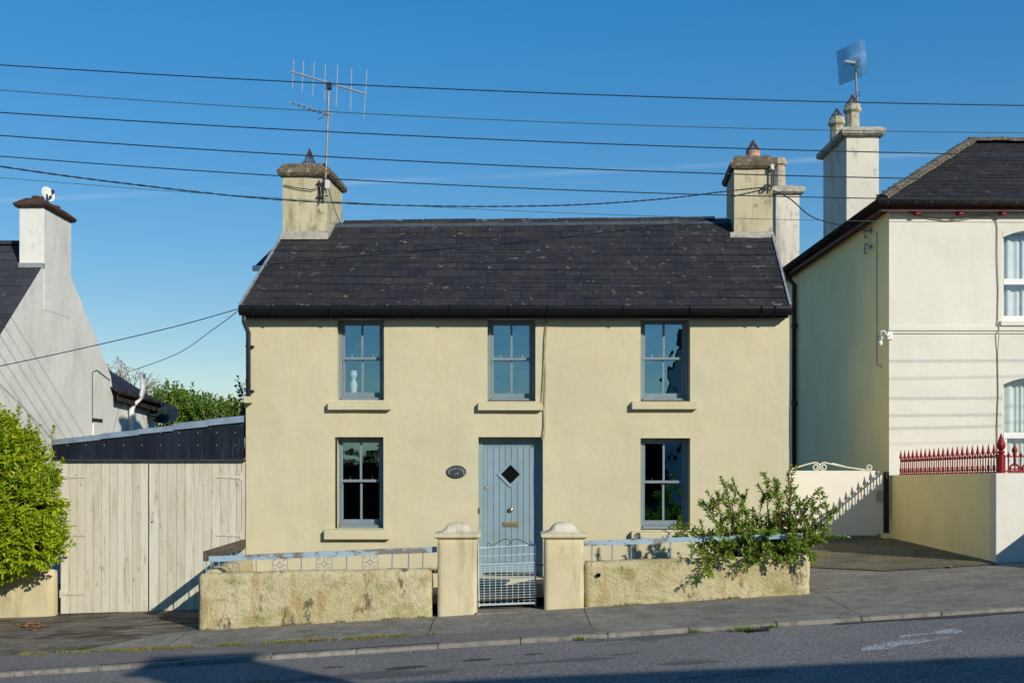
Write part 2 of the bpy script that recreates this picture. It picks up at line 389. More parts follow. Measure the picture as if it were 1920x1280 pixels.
c = k.mix(k.ramp(k.noise(2.2, 6, .7, (.6, 2.2, 1)), .57, .64, 0, .8), c, (.38, .36, .33))
c = k.mix(k.ramp(k.noise(80, 3, .7), .5, .7, 0, .5), c, (.05, .045, .035))
M['apron'] = k.done(c, .95, .12, 0, k.bump([(k.noise(50, 4, .7), .6, .01), (k.noise(2, 4), .5, .03)]))
k = NT('mossy_drive')
c = k.mix(k.ramp(k.noise(1.4, 6, .7), .35, .65), (.17, .152, .12), (.29, .265, .21))
c = k.mix(k.ramp(k.noise(2.2, 7, .75, (1, 1.8, 1)), .50, .60, 0, .75), c, (.33, .31, .06))
c = k.mix(k.ramp(k.noise(24, 5, .85), .49, .57, 0, .8), c, (.06, .05, .036))
M['mossdrive'] = k.done(c, .95, .1, 0, k.bump([(k.noise(40, 4, .7), .9, .02)]))
k = NT('kerb_stone'); r = k.rand()
c = k.mix(r, (.27, .25, .21), (.33, .31, .265))
c = k.mix(k.ramp(k.noise(6, 6, .7), .48, .62, 0, .75), c, (.15, .14, .12))
M['kerb'] = k.done(c, .95, .15, 0, k.bump([(k.noise(50, 4, .7), .6, .008)]))
M['earth'] = m_plain('garden_earth', (.10, .085, .06), .95, .1, 0, .4, 2, .6, 20)
M['roadpaint'] = None
k = NT('worn_road_paint')
p = k.n('BsdfPrincipled'); p.inputs['Base Color'].default_value = (.55, .55, .55, 1); p.inputs['Roughness'].default_value = .8
t = k.n('BsdfTransparent'); mx = k.n('MixShader')
k.l(k.math('MULTIPLY', k.ramp(k.noise(40, 4, .75), .42, .56), k.ramp(k.noise(2.4, 5, .7), .42, .56)), mx.inputs[0])
k.l(t.outputs[0], mx.inputs[1]); k.l(p.outputs[0], mx.inputs[2]); k.l(mx.outputs[0], k.out.inputs[0]); M['roadpaint'] = k.m

# ------------------------------------------------------------------ the ground
YK, YF = 12.9, 14.8                             # kerb line, front wall line
def zk(x): x = max(-16, min(16, x)); return -2.0+.0649*x
def zf(x):
    x = max(-16, min(16, x))
    a = -1.94+.0595*x
    if x < -4.14: a = -2.186+.03*(x+4.14)
    return a
def zg(x, y):
    if y >= YF:
        return zf(x)+(.03*min(y-YF, 7) if x > 0 else .0)
    if y >= YK:
        t = (y-YK)/(YF-YK); return zk(x)*(1-t)+zf(x)*t
    if y >= 4.6:
        t = (YK-y)/(YK-4.6); return zk(x)-.045+.06*math.sin(math.pi*t)
    t = min(1, (4.6-y)/6)
    return zk(x)+.06+.35*t
def sheet(xs, ys, fz, dz, name, mat, parent=None):
    m = MB(); n = len(xs)
    for y in ys:
        for x in xs: m.v.append((x, y, fz(x, y)+dz))
    for j in range(len(ys)-1):
        for i in range(n-1):
            a = j*n+i; m.f.append((a, a+1, a+n+1, a+n))
    return m.build(name, mat, parent, smooth=True)
def lin(a, b, n): return [a+(b-a)*i/n for i in range(n+1)]
far = [-1500, -400, -120, -50, -25]
structure(sheet(far+lin(-18, 18, 24)+[25, 50, 120, 400, 1500],
                [-1500, -300, -80, -30]+lin(-10, 24, 40)+[30, 40, 60, 120, 400, 2500], zg, -.08, 'ground', M['earth']))
structure(sheet([-90, -40]+lin(-18, 18, 48)+[40, 90], lin(4.7, YK-.125, 14), zg, 0, 'road', M['asphalt']))
pv = structure(thing('pavement', (0, 13.8, -2.0)))
bays = [(-16, -9.2), (-9.2, -4.25), (-4.25, -1.01), (-1.01, .94), (.94, 4.03), (4.03, 9.5), (9.5, 16)]
for i, (a, b) in enumerate(bays):
    y1 = {5: 18.6, 6: 16.5}.get(i, YF+.3)
    m = MB(); xs = lin(a+.005, b-.005, 10); ys = lin(YK+.005, y1, 12); n = len(xs)
    for y in ys:
        for x in xs:
            yy = y
            if i == 2: yy = y
            m.v.append((x, yy, zg(x, y)+.006*noise.noise((x*.7, y*.7, 3))))
    for j in range(len(ys)-1):
        for q in range(n-1):
            v = j*n+q; m.f.append((v, v+1, v+n+1, v+n))
    m.build('concrete_bay', M['concrete'], pv, smooth=True)
# darker concrete apron before the timber gate, tarmac strip along the kerb, mossy drive on the right
def zn(x, y): return zg(x, y)+.006*noise.noise((x*.7, y*.7, 3))
m = MB()
def strip_poly(name, mat, rows, dz):           # rows: [(y, xa, xb)]
    m = MB(); n = 25
    for y, xa, xb in rows:
        for x in lin(xa, xb, n-1): m.v.append((x, y, zn(x, y)+dz))
    for j in range(len(rows)-1):
        for q in range(n-1):
            v = j*n+q; m.f.append((v, v+1, v+n+1, v+n))
    return structure(m.build(name, mat, None, smooth=True))
ap = []
for y in lin(13.75, 17.3, 14):
    xr = -4.0 if y > 14.85 else -4.35-.9*(14.85-y)
    ap.append((y, -14, xr))
strip_poly('driveway_apron', M['apron'], ap, .006)
def strip_edge(x): return 13.62-.05*(x+4.5)+.03*noise.noise((x*1.3, 0, 0))
m = MB(); xs = lin(-15, .98, 60); n = len(xs)
for t in lin(0, 1, 6):
    for x in xs:
        y = YK+.004+(strip_edge(x)-YK)*t
        m.v.append((x, y, zn(x, y)+.011))
for j in range(6):
    for q in range(n-1):
        v = j*n+q; m.f.append((v, v+1, v+n+1, v+n))
structure(m.build('tarmac_strip', M['tarmac'], None, smooth=True))
rows = []
for y in lin(16.42, 22, 34):
    xa = 5.45-(y-16.42)*.9 if y < 16.75 else max(3.97, 5.15-1.15*(y-16.75))
    rows.append((y, xa+.10*noise.noise((y*3, 1, 0)), 7.12 if y < 16.7 else 7.3))
strip_poly('mossy_driveway', M['mossdrive'], rows, .014)
strip_poly('garden_ground', M['earth'], [(y, -4.05, 3.95) for y in lin(14.9, 17.05, 6)], .15)
kb = structure(thing('kerb', (0, YK, -2.0)))
x = -15.0
while x < 15:
    x2 = x+.95+R.uniform(-.05, .05); g = .002; j = R.uniform(-.006, .006)
    y0, y1 = YK-.125, YK
    z = [zk(x)+j, zk(x2)+j+R.uniform(-.003, .003)]
    MB().hexa([(x+g, y0, z[0]-.3), (x2-g, y0, z[1]-.3), (x2-g, y1, z[1]-.3), (x+g, y1, z[0]-.3),
               (x+g, y0, z[0]+.004), (x2-g, y0, z[1]+.004), (x2-g, y1, z[1]+.010), (x+g, y1, z[0]+.010)]).build('kerb_stone', M['kerb'], kb, bevel=.02)
    x = x2
m = MB(); A_, B_ = Vector((3.35, 10.75)), Vector((4.75, 11.75)); nn_ = 24; sd2 = (B_-A_).orthogonal().normalized()
for i in range(nn_+1):                             # worn streak of old road paint
    f = i/nn_; w2 = .20*math.sin(math.pi*f)**.7*(1+.6*noise.noise((f*6, 0, 0)))+.01
    for sg in (-1, -.33, .33, 1):
        q = A_.lerp(B_, f)+sd2*w2*sg; m.v.append((q.x, q.y, zg(q.x, q.y)+.005))
for i in range(nn_):
    for j in range(3): v = i*4+j; m.f.append((v, v+1, v+5, v+4))
structure(m.build('worn_road_marking', M['roadpaint'], None))

M['tar'] = m_plain('dark_tar_patch', (.085, .085, .088), .95, .1, 0, .35, 30, .8, 60)
def patch(pts, label_name):
    m = MB(); n_ = len(pts); m.v = [(x, y, zg(x, y)+.004) for x, y in pts]; cx = sum(p[0] for p in pts)/n_; cy = sum(p[1] for p in pts)/n_
    m.v.append((cx, cy, zg(cx, cy)+.004)); m.f = [(i, (i+1) % n_, n_) for i in range(n_)]
    structure(m.build(label_name, M['tar'], None))
for (px, dpt, ra, rb_) in ((762, 11.55, .22, .09), (895, 11.75, .17, .07), (625, 11.9, .12, .04), (1000, 11.9, .10, .04)):
    c0 = U(px, dpt); patch([(c0+ra*math.cos(t)*(1+.25*noise.noise((px+math.cos(t)*2, math.sin(t)*2, 0))), dpt+rb_*math.sin(t)*(1+.25*noise.noise((math.cos(t)*2, math.sin(t)*2, px)))) for t in lin(0, 2*math.pi, 20)[:-1]], 'oil_stain')
up = [(x, YK-.14-.03*abs(noise.noise((x*2, 0, 0)))) for x in lin(3.65, 9, 30)]
lo_ = [(x, YK-.30-.10*noise.noise((x*1.1, 4, 0))-.03*(x-3.65)*.3) for x in lin(9, 3.65, 30)]
m = MB(); n_ = len(up)
for (x, y) in up+lo_[::-1]: m.v.append((x, y, zg(x, y)+.005))
for i in range(n_-1): m.f.append((n_+i, n_+i+1, i+1, i))
structure(m.build('tar_patch', M['tar'], None))

# garden path and door step
m = MB(); m.hexa([(-.47, 14.7, -2.2), (.5, 14.7, -2.2), (.55, 16.75, -2.2), (-.55, 16.75, -2.2),
                  (-.47, 14.7, -1.945), (.5, 14.7, -1.92), (.55, 16.75, -1.87), (-.55, 16.75, -1.87)])
structure(m.build('garden_path', M['concrete'], None))

# ------------------------------------------------------------------ slates
def slate_rows(E0, E1, R0, R1, rows, w, gap=.005, sag=None):
    E0, E1, R0, R1 = map(Vector, (E0, E1, R0, R1)); ex = (E1-E0).normalized()
    up = ((R0+R1)/2-(E0+E1)/2); up = (up-ex*up.dot(ex)); SL = up.length; up.normalize(); nz = ex.cross(up)
    out = []
    for r in range(rows):
        t = r/rows
        A, B = E0.lerp(R0, t), E1.lerp(R1, t)
        s0, s1 = (A-E0).dot(ex), (B-E0).dot(ex)
        org = A-ex*s0; d = (B-A)
        off = (r % 2)*w/2+R.uniform(-.02, .02)
        k = math.floor((s0-off)/w)
        while True:
            a, b = off+k*w, off+(k+1)*w; k += 1
            if a >= s1-.02: break
            a2, b2 = max(a, s0), min(b, s1)
            if b2-a2 < .04: continue
            c = A+d*(((a2+b2)/2-s0)/max(s1-s0, 1e-6))
            ln = SL/rows*(1.5 if r < rows-1 else 1.0)
            out.append((r, c+up*R.uniform(-.004, .004), ex, up, nz, b2-a2-gap, ln))
    return out
_sb = MB().hexa([(-.5, 0, .010), (.5, 0, .010), (.5, 1, -.004), (-.5, 1, -.004), (-.5, 0, .019), (.5, 0, .019), (.5, 1, .004), (-.5, 1, .004)])
def slate_matrix(s):
    r, c, ex, up, nz, w, ln = s
    a = R.uniform(-.006, .006)
    rot = Matrix((ex, up, nz)).transposed()
    return rot @ Matrix.Rotation(a, 3, 'Z') @ Matrix.Rotation(R.uniform(-.012, .012), 3, 'X')
def lay_slates(parent, quads, mat, n_single):
    me = _sb.mesh('slate', mat); m = MB()
    for i, s in enumerate(quads):
        rot = slate_matrix(s)
        if i < n_single:
            inst('slate', me, parent, s[1], rot.to_euler(), (s[5], s[6], 1))
        else:
            n = len(m.v)
            for v in _sb.v: m.v.append(tuple(s[1]+rot @ Vector((v[0]*s[5], v[1]*s[6], v[2]))))
            m.f += [tuple(n+j for j in f) for f in _sb.f]
    if m.v: stuff(m.build('upper_slates', mat, parent))

# ------------------------------------------------------------------ chimney builder
def chimney(parent, name, X0, X1, Y0, Y1, z0, z1, cap_h, ov, mat, capmat, label=None, sh=0.0, slope=.55, lip=.4):
    m = MB(); s = sh*(Y1-Y0)
    m.hexa([(X0, Y0, z0), (X1, Y0, z0), (X1+s, Y1, z0), (X0+s, Y1, z0), (X0, Y0, z1), (X1, Y0, z1), (X1+s, Y1, z1), (X0+s, Y1, z1)])
    st = m.build(name, mat, parent, bevel=.012)
    if label: st['label'] = label
    rings = []
    for o, z in ((ov*.6, z1-.01), (ov, z1+.03), (ov, z1+cap_h*lip), (ov*.75, z1+cap_h*(lip+.12)), (-ov*slope, z1+cap_h)):
        rings.append([(X0-o, Y0-o, z), (X1+o, Y0-o, z), (X1+s+o, Y1+o, z), (X0+s-o, Y1+o, z)])
    c = MB()                                     # subdivided rings so that the edge can be uneven
    N = 8; ring_v = []
    for rg in rings:
        row = []
        for i in range(4):
            a, b = Vector(rg[i]), Vector(rg[(i+1) % 4])
            for q in range(N):
                p = a.lerp(b, q/N); p += .014*Vector((noise.noise(p*7), noise.noise(p*7+Vector((9, 0, 0))), .6*noise.noise(p*9+Vector((0, 9, 0)))))
                row.append(len(c.v)); c.v.append(tuple(p))
        ring_v.append(row)
    for a, b in zip(ring_v, ring_v[1:]):
        for i in range(len(a)):
            j = (i+1) % len(a); c.f.append((a[i], a[j], b[j], b[i]))
    c.f.append(tuple(reversed(ring_v[0]))); c.f.append(tuple(ring_v[-1]))
    c.build('cap', capmat, st)
    return st
def wire_cowl(parent, c, r, h, mat, n=12, belly=.75):
    m = MB()
    for i in range(n):
        a = 2*math.pi*i/n; d = Vector((math.cos(a), math.sin(a), 0))
        m.tube([Vector(c)+d*r*.9-Vector((0, 0, .03)), Vector(c)+d*r*1.08+Vector((0, 0, h*.1)), Vector(c)+d*r*belly+Vector((0, 0, h*.45)), Vector(c)+Vector((0, 0, h))], .008, 5)
    m.tube([Vector(c)+Vector((math.cos(t), math.sin(t), 0))*r*1.08+Vector((0, 0, h*.1)) for t in lin(0, 2*math.pi, 16)], .008, 5, False)
    return m.build('wire_cowl', mat, parent)

# ------------------------------------------------------------------ the cottage
SH = .087
CX0, CX1 = U(461), U(1480)
cot = thing('cottage', (0, 17, -1.9), 'cream two storey cottage with dark slate roof and grey blue sash windows', 'house')
openings = {}
def opn(k, x0, x1, y0, y1): openings[k] = (U(x0), U(x1), ZZ(y1), ZZ(y0))
opn('UL', 632, 720, 597, 750); opn('UM', 914, 1004, 597, 752); opn('UR', 1201, 1294, 595, 752)
opn('LL', 628, 719, 819, 991); opn('LR', 1201, 1294, 821, 993); opn('D', 897, 1018, 819, 1081)
def facade(xs0, zs0, ops, Y, depth, step, amp, seed):
    xs = sorted(set([round(v, 4) for v in xs0]+[round(v, 4) for o in ops for v in o[:2]]))
    zs = sorted(set([round(v, 4) for v in zs0]+[round(v, 4) for o in ops for v in o[2:]]))
    def sub(a):
        out = []
        for p, q in zip(a, a[1:]):
            n = max(1, round((q-p)/step)); out += [p+(q-p)*i/n for i in range(n)]
        return out+[a[-1]]
    xs, zs = sub(xs), sub(zs); m = MB(); idx = {}
    def dy(x, z): return Y+amp*(noise.noise((x*.9+seed, z*.9, 0))+.5*noise.noise((x*2.7, z*2.7, seed)))
    def vid(x, z, b=0):
        kk = (round(x, 4), round(z, 4), b)
        if kk not in idx:
            idx[kk] = len(m.v); m.v.append((x, Y+depth if b else dy(x, z), z))
        return idx[kk]
    def inside(x, z): return any(o[0]-1e-4 < x < o[1]+1e-4 and o[2]-1e-4 < z < o[3]+1e-4 for o in ops)
    for i in range(len(xs)-1):
        for j in range(len(zs)-1):
            a, b, c, d = xs[i], xs[i+1], zs[j], zs[j+1]
            if inside((a+b)/2, (c+d)/2):
                for (p, q) in (((a, c), (b, c)), ((b, c), (b, d)), ((b, d), (a, d)), ((a, d), (a, c))):
                    mx, mz = (p[0]+q[0])/2, (p[1]+q[1])/2
                    ex, ez = mx-(a+b)/2, mz-(c+d)/2
                    if not inside(mx+ex*.6, mz+ez*.6):
                        m.f.append((vid(*p), vid(*q), vid(*q, 1), vid(*p, 1)))
                continue
            m.f.append((vid(a, c), vid(b, c), vid(b, d), vid(a, d)))
    return m
ops = list(openings.values())
fm = facade([CX0, CX1], [-2.45, 2.30], ops, 17.0, .34, .2, .012, 2.0)
fm.build('front_wall', M['cream'], cot, smooth=False)
# gables, back wall, inner lining
YB, YR = 22.2, 19.6
def sx(x, y): return x+SH*(y-17)
m = MB()
for X in (CX0, CX1):
    q = [(sx(X, 17), 17, -2.45), (sx(X, YB), YB, -2.45), (sx(X, YB), YB, 2.3), (sx(X, YR), YR, 4.1), (sx(X, 17), 17.0, 2.3)]
    m.face(*q)
m.face((sx(CX1, YB), YB, -2.45), (sx(CX0, YB), YB, -2.45), (sx(CX0, YB), YB, 2.3), (sx(CX1, YB), YB, 2.3))
m.build('gable_wall', M['cream'], cot)
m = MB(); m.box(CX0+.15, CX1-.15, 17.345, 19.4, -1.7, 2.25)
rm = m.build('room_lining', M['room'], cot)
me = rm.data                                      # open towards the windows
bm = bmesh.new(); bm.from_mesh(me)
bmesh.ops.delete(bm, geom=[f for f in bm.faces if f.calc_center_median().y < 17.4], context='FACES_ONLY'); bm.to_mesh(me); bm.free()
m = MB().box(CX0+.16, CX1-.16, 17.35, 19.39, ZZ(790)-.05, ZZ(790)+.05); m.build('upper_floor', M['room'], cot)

# roof
E0, E1 = Vector((U(450, 16.8), 16.8, 2.36)), Vector((U(1482, 16.8), 16.8, 2.36))
R0, R1 = Vector((-3.86, YR, 4.20)), Vector((4.46, YR, 4.285))
B0, B1 = Vector((-3.62, 22.4, 2.36)), Vector((4.70, 22.4, 2.36))
m = MB(); dn = Vector((0, 0, -.006))
m.face(E0+dn, E1+dn, R1+dn, R0+dn); m.face(R0+dn, R1+dn, B1+dn, B0+dn)
lo = Vector((0, 0, -.09))
m.face(E1+lo, E0+lo, R0+lo, R1+lo); m.face(R1+lo, R0+lo, B0+lo, B1+lo)
for a, b in ((E0, R0), (R0, B0), (R1, E1), (B1, R1)): m.face(a+lo, b+lo, b+dn, a+dn)
roof = m.build('roof', M['slate'], cot)
sl = slate_rows(E0, E1, R0, R1, 13, .272)
low = [s for s in sl if s[0] < 9]; hi = [s for s in sl if 9 <= s[0] < 12]
lay_slates(roof, low+hi, M['slate'], len(low))
me = _sb.mesh('ridge_slate', M['slate_new'])
for s in sl:
    if s[0] == 12: inst('ridge_slate', me, roof, s[1], slate_matrix(s).to_euler(), (s[5], s[6], 1))
for i in range(18):                                # half round ridge tiles
    a, b = R0.lerp(R1, (i+.02)/18), R0.lerp(R1, (i+1.0)/18)
    if a.x < -3.2 or b.x > 3.85: continue
    j = R.uniform(-.008, .008); jz = Vector((0, 0, .012+j))
    MB().face(a+Vector((0, -.09, -.05))+jz, b+Vector((0, -.09, -.05))+jz, b+Vector((0, 0, .03))+jz, a+Vector((0, 0, .03))+jz)\
        .face(a+Vector((0, 0, .03))+jz, b+Vector((0, 0, .03))+jz, b+Vector((0, .13, -.075))+jz, a+Vector((0, .13, -.075))+jz)\
        .face(a+Vector((0, -.09, -.075))+jz, b+Vector((0, -.09, -.075))+jz, b+Vector((0, -.09, -.05))+jz, a+Vector((0, -.09, -.05))+jz)\
        .build('ridge_tile', M['slate'], roof)
for a, b in ((E0, R0), (E1, R1)):                  # metal verge strips
    MB().bar(a+Vector((0, 0, .012)), b+Vector((0, 0, .012)), .035, .05).build('verge_strip', M['lead'], roof)
# fascia, gutter, brackets, downpipe
MB().box(E0.x+.02, E1.x-.02, 16.835, 16.86, 2.19, 2.345).build('fascia', M['black'], cot)
MB().box(E0.x+.02, E1.x-.02, 16.861, 17.02, 2.20, 2.24).build('soffit', M['black'], cot)
gut = MB(); prof = [(16.835, 2.345), (16.82, 2.27), (16.79, 2.235), (16.74, 2.232), (16.71, 2.27), (16.70, 2.315), (16.706, 2.345), (16.692, 2.352), (16.688, 2.31), (16.70, 2.262), (16.735, 2.218), (16.795, 2.22), (16.83, 2.255)]
n = len(prof)
for X in (E0.x-.0, E1.x+.0):
    for y, z in prof: gut.v.append((X, y, z))
for i in range(n):
    j = (i+1) % n; gut.f.append((i, i+n, j+n, j))
gut.f.append(tuple(range(n))); gut.f.append(tuple(range(2*n-1, n-1, -1)))
g = gut.build('gutter', M['black'], cot)
for px in (475, 510, 620, 735, 843, 955, 1027, 1168, 1293, 1427, 1452):
    X = U(px, 16.75); q = MB()
    pts = [(16.684, 2.356), (16.682, 2.31), (16.694, 2.258), (16.732, 2.212), (16.80, 2.214)]
    q.tube([(X, y, z) for y, z in pts], .012, 5); q.build('gutter_bracket', M['black'], g)
dp = MB(); dx = U(465, 16.9)
dp.tube([(dx-.03, 16.78, 2.23), (dx-.03, 16.78, 2.12), (dx+.0, 16.92, 1.98), (dx+.0, 16.92, ZZ(745, 16.92))], .036, 10)
d = dp.build('downpipe', M['dkgrey'], cot, smooth=True)
for py in (650, 733): MB().box(dx-.045, dx+.075, 16.915, 16.99, ZZ(py)-.012, ZZ(py)+.012).build('pipe_bracket', M['black'], d)
MB().box(dx-.06, dx+.05, 16.86, 17.0, ZZ(756), ZZ(744)).build('stone_stub', M['cream'], cot, bevel=.01)
# rear wing roof peeping out behind the left verge
m = MB(); q = [P(478, 498, 21.5), P(522, 455, 22.6), P(545, 455, 22.6), P(540, 500, 21.5)]
m.hexa([v+Vector((0, 0, -.06)) for v in q]+q); m.build('rear_wing_roof', M['slate'], cot)
MB().tube([P(474, 503, 21.4), P(500, 503, 21.4)], .055, 8).build('rear_wing_gutter', M['white'], cot)

# chimneys
c1 = chimney(cot, 'chimney', U(529, 19.03), U(612, 19.03), 19.03, 20.17, 3.0, 4.88, .21, .075, M['chimney'], M['cap'], None, SH, .3)
c1x = U(579, 19.5)
for k_, xx, yy in ((0, c1x-.05, 19.45), (1, c1x+.09, 19.75)):
    pt = MB().lathe([(.088, 5.02), (.094, 5.10), (.085, 5.12), (.085, 5.19), (.066, 5.19)], (xx, yy, 0), 12).build('chimney_pot', M['clay_old'], c1, smooth=False)
wire_cowl(c1, (c1x+.01, 19.5, 5.19), .10, .28, M['rust'], 10, .62)
c2 = chimney(cot, 'chimney', U(1376, 19.0), U(1449, 19.0), 19.0, 20.2, 3.0, 5.0, .22, .07, M['chimney'], M['cap'], None, SH, .5)
px_ = U(1412, 19.4)
MB().lathe([(.115, 5.16), (.118, 5.36), (.125, 5.36), (.125, 5.385), (.09, 5.385)], (px_, 19.4, 0), 16).build('chimney_pot', M['terracotta'], c2, smooth=False)
wire_cowl(c2, (px_, 19.4, 5.39), .105, .20, M['rust'], 14, .62)
def zroof(x, y): return 2.36+(y-16.8)/2.8*1.86
for (a, b, yy) in ((U(525, 19.0), U(617, 19.0), 19.02), (U(1366, 19.0), U(1452, 19.0), 18.99)):
    z = zroof(0, yy)
    MB().hexa([(a, yy-.13, z-.06), (b, yy-.13, z-.06), (b, yy+.01, z-.0), (a, yy+.01, z-.0),
               (a+.02, yy-.10, z-.01), (b-.02, yy-.10, z+.0), (b-.02, yy+.004, z+.12), (a+.02, yy+.004, z+.11)]).build('mortar_fillet', M['mortar'], cot, bevel=.012)
MB().bar(Vector((U(613, 19.03)+.02, 19.0, 3.86)), Vector((U(613, 19.03)+.06, 19.62, 4.26)), .05, .09).build('mortar_fillet', M['mortar'], cot)

# sash windows
def sash_window(key, sill, parent):
    x0, x1, z0, z1 = openings[key]; Y = 17.165
    b = .052
    m = MB()
    m.box(x0, x0+b, Y, Y+.13, z0, z1).box(x1-b, x1, Y, Y+.13, z0, z1).box(x0+b, x1-b, Y, Y+.13, z1-b*.8, z1)
    m.hexa([(x0+b, Y-.03, z0), (x1-b, Y-.03, z0), (x1-b, Y+.13, z0), (x0+b, Y+.13, z0), (x0+b, Y-.03, z0+.05), (x1-b, Y-.03, z0+.05), (x1-b, Y+.13, z0+.075), (x0+b, Y+.13, z0+.075)])
    w = m.build('window', M['frame'], parent, bevel=.004)
    zi0, zi1 = z0+.058, z1-b*.8; mid = (zi0+zi1)/2+.02; cx = (x0+x1)/2; s = .036
    for (za, zb, yy, br, tr) in ((mid-.018, zi1, Y+.022, .04, .04), (zi0, mid+.018, Y+.066, .075, .036)):
        q = MB(); a, c = x0+b+.002, x1-b-.002
        q.box(a, a+s, yy, yy+.04, za, zb).box(c-s, c, yy, yy+.04, za, zb)
        q.box(a+s, c-s, yy, yy+.04, za, za+br).box(a+s, c-s, yy, yy+.04, zb-tr, zb)
        q.box(cx-.016, cx+.016, yy+.003, yy+.037, za+br, zb-tr)
        q.build('sash', M['frame'], w, bevel=.003)
        for (pa, pb) in ((a+s, cx-.016), (cx+.016, c-s)):
            MB().face((pa-.004, yy+.02, za+br-.004), (pb+.004, yy+.02, za+br-.004), (pb+.004, yy+.02, zb-tr+.004), (pa-.004, yy+.02, zb-tr+.004)).build('pane', M['glass'], w)
    for fx in (.27, .73):
        X = x0+(x1-x0)*fx
        MB().lathe([(.014, 0), (.014, .012), (.006, .016), (.006, .045), (.010, .05), (.0, .056)], (X, Y+.085, mid+.018), 8).build('sash_fastener', M['brass'] if key[0] == 'L' else M['ring'], w)
    for sx_ in (x0+b+.02, x1-b-.02):
        MB().box(sx_-.012, sx_+.012, Y+.014, Y+.03, mid-.07, mid-.02).build('sash_horn', M['frame'], w)
    a, c, t, bt = U(sill[0], 16.9), U(sill[1], 16.9), ZZ(sill[2], 16.9), ZZ(sill[3], 16.9)
    MB().hexa([(a, 16.9, bt), (c, 16.9, bt), (c, 17.2, bt), (a, 17.2, bt), (a, 16.9, t), (c, 16.9, t), (c, 17.2, z0-.003), (a, 17.2, z0-.003)][:8] if False else
              [(a, 16.9, bt), (c, 16.9, bt), (c, 17.06, bt), (a, 17.06, bt), (a, 16.9, t), (c, 16.9, t), (c, 17.06, t+.03), (a, 17.06, t+.03)]).build('sill', M['cream'], w, bevel=.012)
    q = MB().hexa([(x0+.001, 17.03, z0-.05), (x1-.001, 17.03, z0-.05), (x1-.001, 17.2, z0-.05), (x0+.001, 17.2, z0-.05), (x0+.001, 17.03, t+.025), (x1-.001, 17.03, t+.025), (x1-.001, 17.2, z0+.012), (x0+.001, 17.2, z0+.012)])
    q.build('sill_slope', M['cream'], w)
    return w
sash_window('UL', (614, 732, 755, 768), cot); sash_window('UM', (896, 1017, 756, 769), cot); sash_window('UR', (1185, 1308, 754, 767), cot)
sash_window('LL', (607, 730, 994, 1011), cot); sash_window('LR', (1184, 1309, 998, 1010), cot)
# front door
x0, x1, z0, z1 = openings['D']; Y = 17.165
m = MB(); fb = .065
m.box(x0, x0+fb, Y, Y+.12, z0, z1).box(x1-fb, x1, Y, Y+.12, z0, z1).box(x0+fb, x1-fb, Y, Y+.12, z1-fb, z1)
df = m.build('door_frame', M['door'], cot, bevel=.004)
a, c, bz, tz = x0+fb+.003, x1-fb-.003, z0+.05, z1-fb-.003
pa, pb, pz0, pz1 = U(913), U(1004), ZZ(1056), ZZ(836)
m = MB(); m.box(a, c, Y+.045, Y+.075, bz, tz)
m.box(a, pa, Y+.02, Y+.0445, bz, tz).box(pb, c, Y+.02, Y+.0445, bz, tz).box(pa, pb, Y+.02, Y+.0445, pz1, tz).box(pa, pb, Y+.02, Y+.0445, bz, pz0)
dr = m.build('front_door', M['door'], cot, bevel=.003); dr['label'] = 'pale blue plank door with diamond window'
n = 8
for i in range(n):
    xa, xb = pa+(pb-pa)*i/n+.003, pa+(pb-pa)*(i+1)/n-.003
    MB().box(xa, xb, Y+.024, Y+.044, pz0+.003, pz1-.003).build('plank', M['door'], dr, bevel=.004)
dc = Vector((U(957), 0, ZZ(889))); h = .205
def dia(h, y): return [(dc.x, y, dc.z-h), (dc.x+h, y, dc.z), (dc.x, y, dc.z+h), (dc.x-h, y, dc.z)]
o_, i_ = dia(h, Y+.006), dia(h-.058, Y+.010); o2, i2 = dia(h, Y+.023), dia(h-.058, Y+.03)
m = MB()
for i in range(4):
    j = (i+1) % 4
    m.face(o_[i], o_[j], i_[j], i_[i]); m.face(o2[i], o2[j], o_[j], o_[i]); m.face(i_[i], i_[j], i2[j], i2[i])
dfm = m.build('diamond_frame', M['door'], dr)
MB().face(*dia(h-.057, Y+.0215)).build('diamond_pane', M['dark_glass'], dr)
kz = ZZ(955); kx = U(958.5)
MB().lathe([(.0, -.062), (.022, -.06), (.034, -.048), (.036, -.035), (.026, -.02), (.014, -.012), (.014, 0), (.03, .004), (.03, .012)], (kx, Y+.02, kz), 14, axis='y').build('door_knob', M['brass'], dr, smooth=True)
la, lb, lz0, lz1 = U(943), U(973), ZZ(988), ZZ(979)
m = MB(); m.box(la, lb, Y+.010, Y+.023, lz0, lz1).box(la+.035, lb-.035, Y+.002, Y+.011, lz0+.02, lz1-.018)
m.build('letter_plate', M['brass_dull'], dr, bevel=.003)
MB().lathe([(.0, -.014), (.02, -.012), (.024, 0), (.024, .01)], (U(911), Y+.02, ZZ(914)), 12, axis='y').build('door_lock', M['brass_dull'], dr, smooth=True)
MB().box(x0-.004, x0+.02, Y-.18, Y-.155, ZZ(962), ZZ(952)).build('doorbell', M['rust'], cot, bevel=.003)
MB().box(x0-.02, x1+.02, 16.72, 17.34, -1.97, z0).build('door_step', M['cream'], cot, bevel=.012)
MB().box(a, c, Y+.0, Y+.07, z0+.001, z0+.045).build('weather_board', M['wood_dark'], dr)

